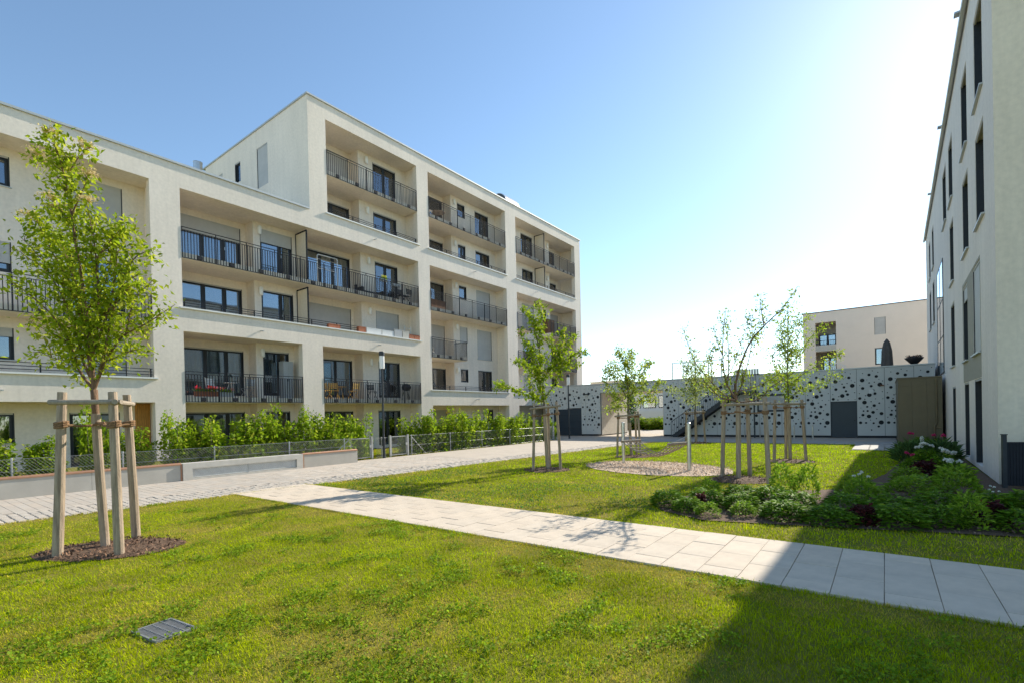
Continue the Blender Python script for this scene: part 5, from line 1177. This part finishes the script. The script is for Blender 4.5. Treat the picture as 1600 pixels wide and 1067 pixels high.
bed = [
 (-3.35, 9.35, .42, .75, 'g', 'green mound at the left tip of the flower bed', 0), (-2.85, 9.0, .36, .62, 'g', 'rounded green mound second along the front edge', 0), (-2.45, 8.75, .34, .5, 'l', 'small pale green mound at the front of the bed beside bare mulch', 0),
 (-2.75, 9.75, .42, .75, 'g', 'dark green mound behind the front left mounds', 0), (-2.75, 9.35, .38, .3, 'r', 'small dark red leaf tuft between the left green mounds', 0), (-2.1, 9.6, .42, .7, 'g', 'green mound behind the bare mulch gap', 0), (-1.95, 9.05, .33, .5, 'l', 'small light mound right of the mulch gap', 0),
 (-2.9, 10.6, .55, .5, 'l', 'thin light green shrub at the foot of the bed stakes', 0), (-2.3, 10.6, .42, .8, 'g', 'green clump just in front of the right bed stake', 0), (-1.75, 10.3, .5, .8, 'g', 'dark green clump in the middle left of the bed', 0), (-1.7, 11.3, .95, .6, 'l', 'tall upright light shrub left of the young pair', 0), (-1.25, 11.2, 1.0, .55, 'l', 'tall upright light shrub right of the young pair', 0),
 (-1.35, 9.15, .42, .85, 'g', 'broad green mound where the shade begins', 0), (-1.3, 9.9, .5, .85, 'g', 'green mound in the second row where shade begins', 0), (-.7, 9.1, .4, .8, 'g', 'dense green mound in the shaded front row', 0), (-.3, 9.25, .42, .45, 'r', 'crimson leaved plant in the shaded front edge', 0),
 (-.55, 9.95, .48, .85, 'g', 'shaded green mound behind the crimson plant', 0), (.1, 9.4, .45, .85, 'g', 'broad shaded mound right of the crimson plant', 0), (.1, 10.2, .5, .85, 'g', 'green mound in the middle of the shaded second row', 0), (.65, 9.75, .42, .8, 'g', 'shaded mound before the knotty stemmed shrub', 0), (.95, 9.75, .7, .6, 'l', 'leggy light green shrub in the shaded front row', 0),
 (1.2, 10.2, .5, .6, 'r', 'purple leaved clump right of the leggy shrub', 0), (1.55, 9.9, .45, .8, 'g', 'green mound near the right edge of the view', 0), (2.3, 10.2, .5, .9, 'g', 'green mound cut by the right picture edge', 0),
 (.7, 10.9, .5, .9, 'g', 'green mound in the third row of the bed', 0), (1.35, 11.2, .5, .9, 'g', 'star flowered green mound before the white corner', (WH, 5, 1.05, .035)), (1.9, 11.4, .55, .9, 'g', 'lush green mound near the fence panel', (WH, 4, 1.05, .035)), 
 (-.35, 11.3, .62, .8, 'l', 'airy plant with small white flower heads on the lawn side', (WH, 4, 1.15, .06)), (-.5, 12.3, .55, .8, 'l', 'feathery light plant at the lawn edge of the bed', 0), (.3, 12.4, .6, .9, 'l', 'feathery plant in the middle of the bed', 0), (1.1, 12.9, .85, .95, 'l', 'tall spreading shrub before the corner of the white block', 0),
 (.6, 13.6, .42, 1.2, 'l', 'low clipped looking yellow green mound', 0), (.4, 14.9, .5, .8, 'l', 'bright leaf clump behind the yellow green mound', 0), (1.2, 14.9, .65, .8, 'g', 'white peony plant nearest the white corner', (WH, 4, 1.1, .11)), (.75, 15.9, .6, .7, 'r', 'big purple leaved plant among the peonies', 0), (.5, 16.7, .62, .5, 'g', 'pink peony beside the purple plant', (PK, 2, 1.15, .11)),
 (1.2, 17.2, .7, .8, 'g', 'white peony clump before the tall narrow windows', (WH, 6, 1.12, .12)), (.9, 18.6, .75, .8, 'g', 'fuller white peony clump farther back', (WH, 6, 1.15, .12)), (.6, 19.9, .8, .9, 'i', 'grassy clump at the lawn side', 0), (1.4, 20.4, .8, .9, 'i', 'grassy clump by the block wall', 0), (1.0, 22.0, .7, .9, 'g', 'white flowering clump before the annex', (WH, 3, 1.2, .12)),
 (.85, 23.8, .7, .7, 'g', 'pink peony left before the annex', (PK, 2, 1.35, .13)), (1.5, 23.6, .8, .8, 'g', 'pink peony right before the annex', (PK, 2, 1.3, .13)), (1.2, 26.5, .7, .9, 'g', 'green clump at the foot of the annex', 0)]
for x, y, h, w, k, lb, fl in bed: plant(x, y, h, w, k, lb, flowers=fl or None)
# shrub at the right edge and fence panel
BS = thing('leafy_shrub', 'tall leafy shrub reaching in at the right edge before the gable', 'shrub', (2.75, 13.2, 0)); f, s_ = shrub_mesh(300, 1.95, 1.3, 2600, .09, GM, 7); obj('foliage', f, BS); obj('stem', s_, BS)
FPN = thing('fence_panel', 'dark vertical slat fence panel at the corner of the white block', 'fence', (2.02, 14.75, 0), .25)
for x in (0, .62): MB().box(x-.035, x+.035, -.035, .035, 0, 1.13 if x == 0 else 1.08).build('post', DARKM, FPN); B(x-.045, x+.045, -.045, .045, 1.13 if x == 0 else 1.08, 1.15 if x == 0 else 1.1).build('post_cap', DARKM, FPN)
for k in range(11): B(.045+k*.05, .088+k*.05, -.008, .012, .05, .98).build('slat', RAI, FPN)
B(.035, .585, .013, .03, .2, .24).build('rail', DARKM, FPN); B(.035, .585, .013, .03, .8, .84).build('rail', DARKM, FPN)

# ================================================================== THINGS ON THE BALCONIES (world coordinates)
def flowerbox(x, y0, y1, z, mt, label, h=.16, d=.18, flowers=None, cat='planter', nm='planter_box', group=None):
    t = thing(nm, label, cat, (x, y0, z), PI/2, group); L = y1-y0; mb = MB(); b = .012
    mb.obox((L/2, 0, h/2), (L/2, 0, 0), (0, d/2, 0), (0, 0, h/2)); mb.build('box', mt, t); B(b, L-b, -d/2+b, d/2-b, h, h+.006).build('soil', EARTH, t)
    B(-.006, L+.006, -d/2-.006, -d/2+.008, h-.025, h+.012).build('rim', mt, t)
    if flowers:
        rg = np.random.default_rng(int(y0*100)); n = int(420*L); P = np.column_stack([rg.uniform(0, L, n), rg.normal(size=n)*.07, h+rg.uniform(0, .14, n)]); V, F, T = leaves(P, .06, mix(GM[0], GM[1], rg.random(n)), rg=rg); obj('foliage', fmesh('foliage', V, F, LEAF, T), t)
        for k in range(int(L*13)):
            c0 = flowers[int(rg.integers(len(flowers)))]; m = 24; d0 = rg.normal(size=(m, 3))*.03; T = np.array(c0)[None]*rg.uniform(.8, 1.2, (m, 1)); V, F, T = leaves(d0, .05, T, up=1, ratio=.9, rg=rg)
            obj('flower', fmesh('flower', V, F, PETAL, T), t, (rg.uniform(.02, L-.02), rg.normal()*.05, h+.17+rg.uniform(-.02, .03)))
    return t
flowerbox(-23.42, 8.75, 9.65, 2.9, TERRA, 'balcony box of red and pink geraniums behind the first balcony railing', flowers=[(.75, .02, .03), (.8, .05, .12), (.85, .15, .3)], h=.2)
flowerbox(-23.42, 9.7, 10.3, 2.9, GREYC, 'pale box of salmon flowers beside the red geraniums', flowers=[(.85, .45, .35), (.8, .25, .25)], h=.18)
for y0, y1, mt, lb, h, d in [(15.05, 15.75, TERRA, 'terracotta box beside the privacy screen on the white parapet sill', .14, .18), (16.9, 17.35, TERRA, 'short terracotta box left of the white boxes', .2, .22), (17.42, 18.45, WHITEP, 'long white planter box, left of the pair on the sill', .2, .2), (18.5, 19.35, WHITEP, 'long white planter box, right of the pair on the sill', .2, .2),
        (19.38, 19.95, GREYC, 'grey tapered basket, left of the two baskets', .3, .24), (20.0, 20.5, CON, 'pale basket, right of the two baskets', .28, .24), (20.55, 20.95, TERRA, 'terracotta box left of the last on the sill', .17, .2), (20.98, 21.4, TERRA, 'last terracotta box at the pillar', .17, .2)]:
    flowerbox(-23.27, y0, y1, 6.565, mt, lb, h*1.45, d, group='planters on the white sill')
def folding_chair(x, y, z, rz, mt, label, group=None, s=1.0):
    t = thing('folding_chair', label, 'chair', (x, y, z), rz, group); t.scale = (s, s, s)
    for k in range(6): B(-.2, .2, -.19+k*.065, -.14+k*.065, .44, .46).build('seat_slat', mt, t)
    for k in range(4): B(-.2, .2, .2+k*.012, .218+k*.012, .56+k*.08, .62+k*.08).build('back_slat', mt, t)
    for sx in (-1, 1):
        MB().tube([(sx*.22, -.22, 0), (sx*.22, .2, .46), (sx*.22, .26, .9)], .014, 5).build('leg', mt, t); MB().tube([(sx*.19, .25, 0), (sx*.19, -.2, .45)], .014, 5).build('leg', mt, t)
    return t
def small_table(x, y, z, mt, label, r=.3, h=.7):
    t = thing('balcony_table', label, 'table', (x, y, z)); MB().lathe([(0, h), (r, h), (r, h-.025), (0, h-.025)], 20).build('tabletop', mt, t)
    for k in range(3):
        a = 2*PI*k/3; MB().tube([(math.cos(a)*r*.2, math.sin(a)*r*.2, h-.03), (math.cos(a)*r*.8, math.sin(a)*r*.8, 0)], .012, 5).build('leg', mt, t)
    return t
folding_chair(-24.0, 9.75, 2.88, 2.0, WHITEP, 'white folding chair behind the geraniums'); folding_chair(-24.0, 11.2, 2.88, -1.3, GALV, 'silver folding chair right of the balcony table'); small_table(-24.1, 10.5, 2.88, WHITEP, 'small pale balcony table behind the geraniums')
cb = thing('storage_cabinet', 'tall light grey cabinet on the first floor balcony beside the pillar', 'cabinet', (-23.95, 12.95, 2.88), PI/2); B(0, .5, 0, .42, 0, 1.85).build('body', GREYC, cb)
for a, b in ((.005, .247), (.253, .495)): d_o = B(a, b, -.018, -.002, .02, 1.83).build('door', GREYC, cb); B(b-.04 if a < .1 else a+.02, b-.02 if a < .1 else a+.04, -.035, -.019, .85, 1.0).build('handle', ANT, d_o)
for i, (y, r, lb) in enumerate([(15.2, 1.7, 'yellow wooden folding chair, leftmost on the balcony'), (15.65, 1.2, 'yellow wooden folding chair, second from the left'), (16.85, -1.5, 'yellow wooden folding chair facing the other two')]): folding_chair(-23.75, y, 2.88, r, WOODY, lb, 'yellow folding chairs')
small_table(-24.05, 16.25, 2.88, WOODY, 'yellow wooden balcony table between folding chairs', .32)
folding_chair(-23.85, 18.2, 2.88, 1.3, BLACKP, 'black folding chair left of the street lamp on the balcony')
bq = thing('kettle_grill', 'black kettle grill at the right end of the first floor balcony', 'grill', (-23.8, 20.75, 2.88)); MB().lathe([(0, .55), (.18, .58), (.28, .72), (.29, .8), (.24, .92), (.1, 1.0), (0, 1.01)], 18).build('bowl', BLACKP, bq, smooth=True)
for k in range(3): a = 2*PI*k/3; MB().tube([(math.cos(a)*.15, math.sin(a)*.15, .62), (math.cos(a)*.28, math.sin(a)*.28, 0)], .015, 5).build('leg', BLACKP, bq)
dr = thing('drying_rack', 'white tubular clothes rack on the third floor balcony beside the screen', 'drying rack', (-23.85, 14.9, 8.87), PI/2)
MB().tube([(0, 0, 0), (0, 0, 1.55), (.08, 0, 1.62), (1.15, 0, 1.62), (1.2, 0, 1.55), (1.2, 0, 0)], .025, 6).tube([(0, 0, .9), (1.2, 0, .9)], .018, 6).build('frame', WHITEP, dr)
for k in range(4): MB().tube([(0, .0, 1.0+k*.13), (1.2, 0, 1.0+k*.13)], .006, 4).build('wire', WHITEP, dr)
so = thing('balcony_sofa', 'dark outdoor sofa behind the third floor railing', 'sofa', (-24.15, 17.9, 8.87), PI/2); B(0, 1.7, 0, .7, .05, .35).build('seat', BLACKP, so); B(0, 1.7, .55, .7, .35, .75).build('backrest', BLACKP, so)
for x in (-.0, 1.56): B(x, x+.14, 0, .549, .351, .55).build('armrest', BLACKP, so)
folding_chair(-23.9, 20.6, 8.87, 1.4, BLACKP, 'black folding chair at the right end of the third floor balcony'); folding_chair(-23.9, 21.0, 8.87, -1.5, BLACKP, 'second black folding chair against the pillar on the third floor')
hb = flowerbox(-23.28, 18.55, 19.0, 9.72, GREYC, 'small hanging box with yellow flowers on the third floor railing', flowers=[(.7, .65, .05)], h=.12, d=.14)
hb = flowerbox(-23.28, 19.4, 20.0, 9.6, GREYC, 'small empty hanging box right of the yellow flowers', h=.12, d=.14)
ck = thing('cushion_box', 'brown wicker cushion box behind the far third floor railing', 'storage box', (-23.75, 22.9, 8.87), PI/2); B(0, 1.5, 0, .6, 0, .62).build('body', BROWNW, ck); B(-.02, 1.52, -.02, .62, .621, .66).build('lid', BROWNW, ck)
bc = thing('balcony_cabinet', 'reddish brown cabinet on the far corner balcony', 'cabinet', (-23.9, 37.3, 8.87), PI/2); B(0, 1.2, 0, .45, 0, 1.35).build('body', BROWNW, bc)
for a, b in ((.01, .597), (.603, 1.19)): B(a, b, -.015, -.002, .03, 1.32).build('door', BROWNW, bc)
folding_chair(-23.8, 23.0, 14.85, 1.5, WHITEP, 'white chair at the left of the top floor balcony'); small_table(-24.0, 24.1, 14.85, WOODG, 'round wooden table on the top floor balcony', .45, .72)
folding_chair(-23.8, 22.9, 5.87, 1.5, WHITEP, 'white chair on the short second floor balcony')
pl = thing('plant_ladder', 'white ladder trellis standing behind the last terracotta boxes', 'trellis', (-23.65, 20.6, 5.88), PI/2)
for x in (0, .5): B(x, x+.03, 0, .03, 0, 1.55).build('side_rail', WHITEP, pl)
for k in range(6): B(.031, .499, 0, .025, .3+k*.22, .325+k*.22).build('rung', WHITEP, pl)
wr = thing('hanging_decoration', 'small amber lantern hanging before the shuttered ground floor door', 'decoration', (-23.6, 24.3, 2.05)); MB().tube([(0, 0, .0), (0, 0, .48)], .006, 4).build('cord', ROPE, wr); mb = MB(); mb.tube([(0, -.28, 0), (0, -.1, .06), (0, .1, .05), (0, .28, 0)], [.05, .09, .08, .05], 8); mb.build('body', WOODY, wr)

# ------------------------------------------------------------------ roof terrace
pr_ = thing('closed_parasol', 'tall closed dark parasol on the garage roof terrace', 'parasol', (.14, 37.0, 3.15)); MB().lathe([(.03, 0), (.03, .4)], 10).build('pole', DARKM, pr_)
mb = MB(); n = 16; prof = [(.30, .4), (.27, 1.2), (.24, 1.9), (.15, 2.4), (.03, 2.62), (0, 2.63)]
base = 0
for r, z in prof:
    for j in range(n): a = 2*PI*j/n; rr = r*(1+.16*(j % 2)); mb.v.append((rr*math.cos(a), rr*math.sin(a), z))
for k in range(len(prof)-1):
    for j in range(n): mb.f.append((k*n+j, k*n+(j+1) % n, (k+1)*n+(j+1) % n, (k+1)*n+j)); mb.m.append(0)
mb.build('canopy', PARAS, pr_)
bo = thing('terrace_planter', 'wide dark bowl planter on a thin foot on the garage roof', 'planter', (1.35, 35.9, 3.15)); MB().lathe([(.16, 0), (.16, 1.0), (.1, 1.02)], 14).build('foot', BLACKP, bo)
MB().lathe([(.1, .95), (.2, 1.02), (.42, 1.28), (.44, 1.32), (.40, 1.33), (.2, 1.25)], 20).build('bowl', BLACKP, bo, smooth=True)
rg = np.random.default_rng(77); n = 420; a = rg.uniform(0, 2*PI, n); r = .38*np.sqrt(rg.random(n)); P = np.column_stack([np.cos(a)*r, np.sin(a)*r, 1.32+rg.uniform(0, .12, n)]); V, F, T = leaves(P, .07, mix((.04, .03, .035), (.07, .05, .05), rg.random(n)), rg=rg); obj('foliage', fmesh('foliage', V, F, LEAF, T), bo)
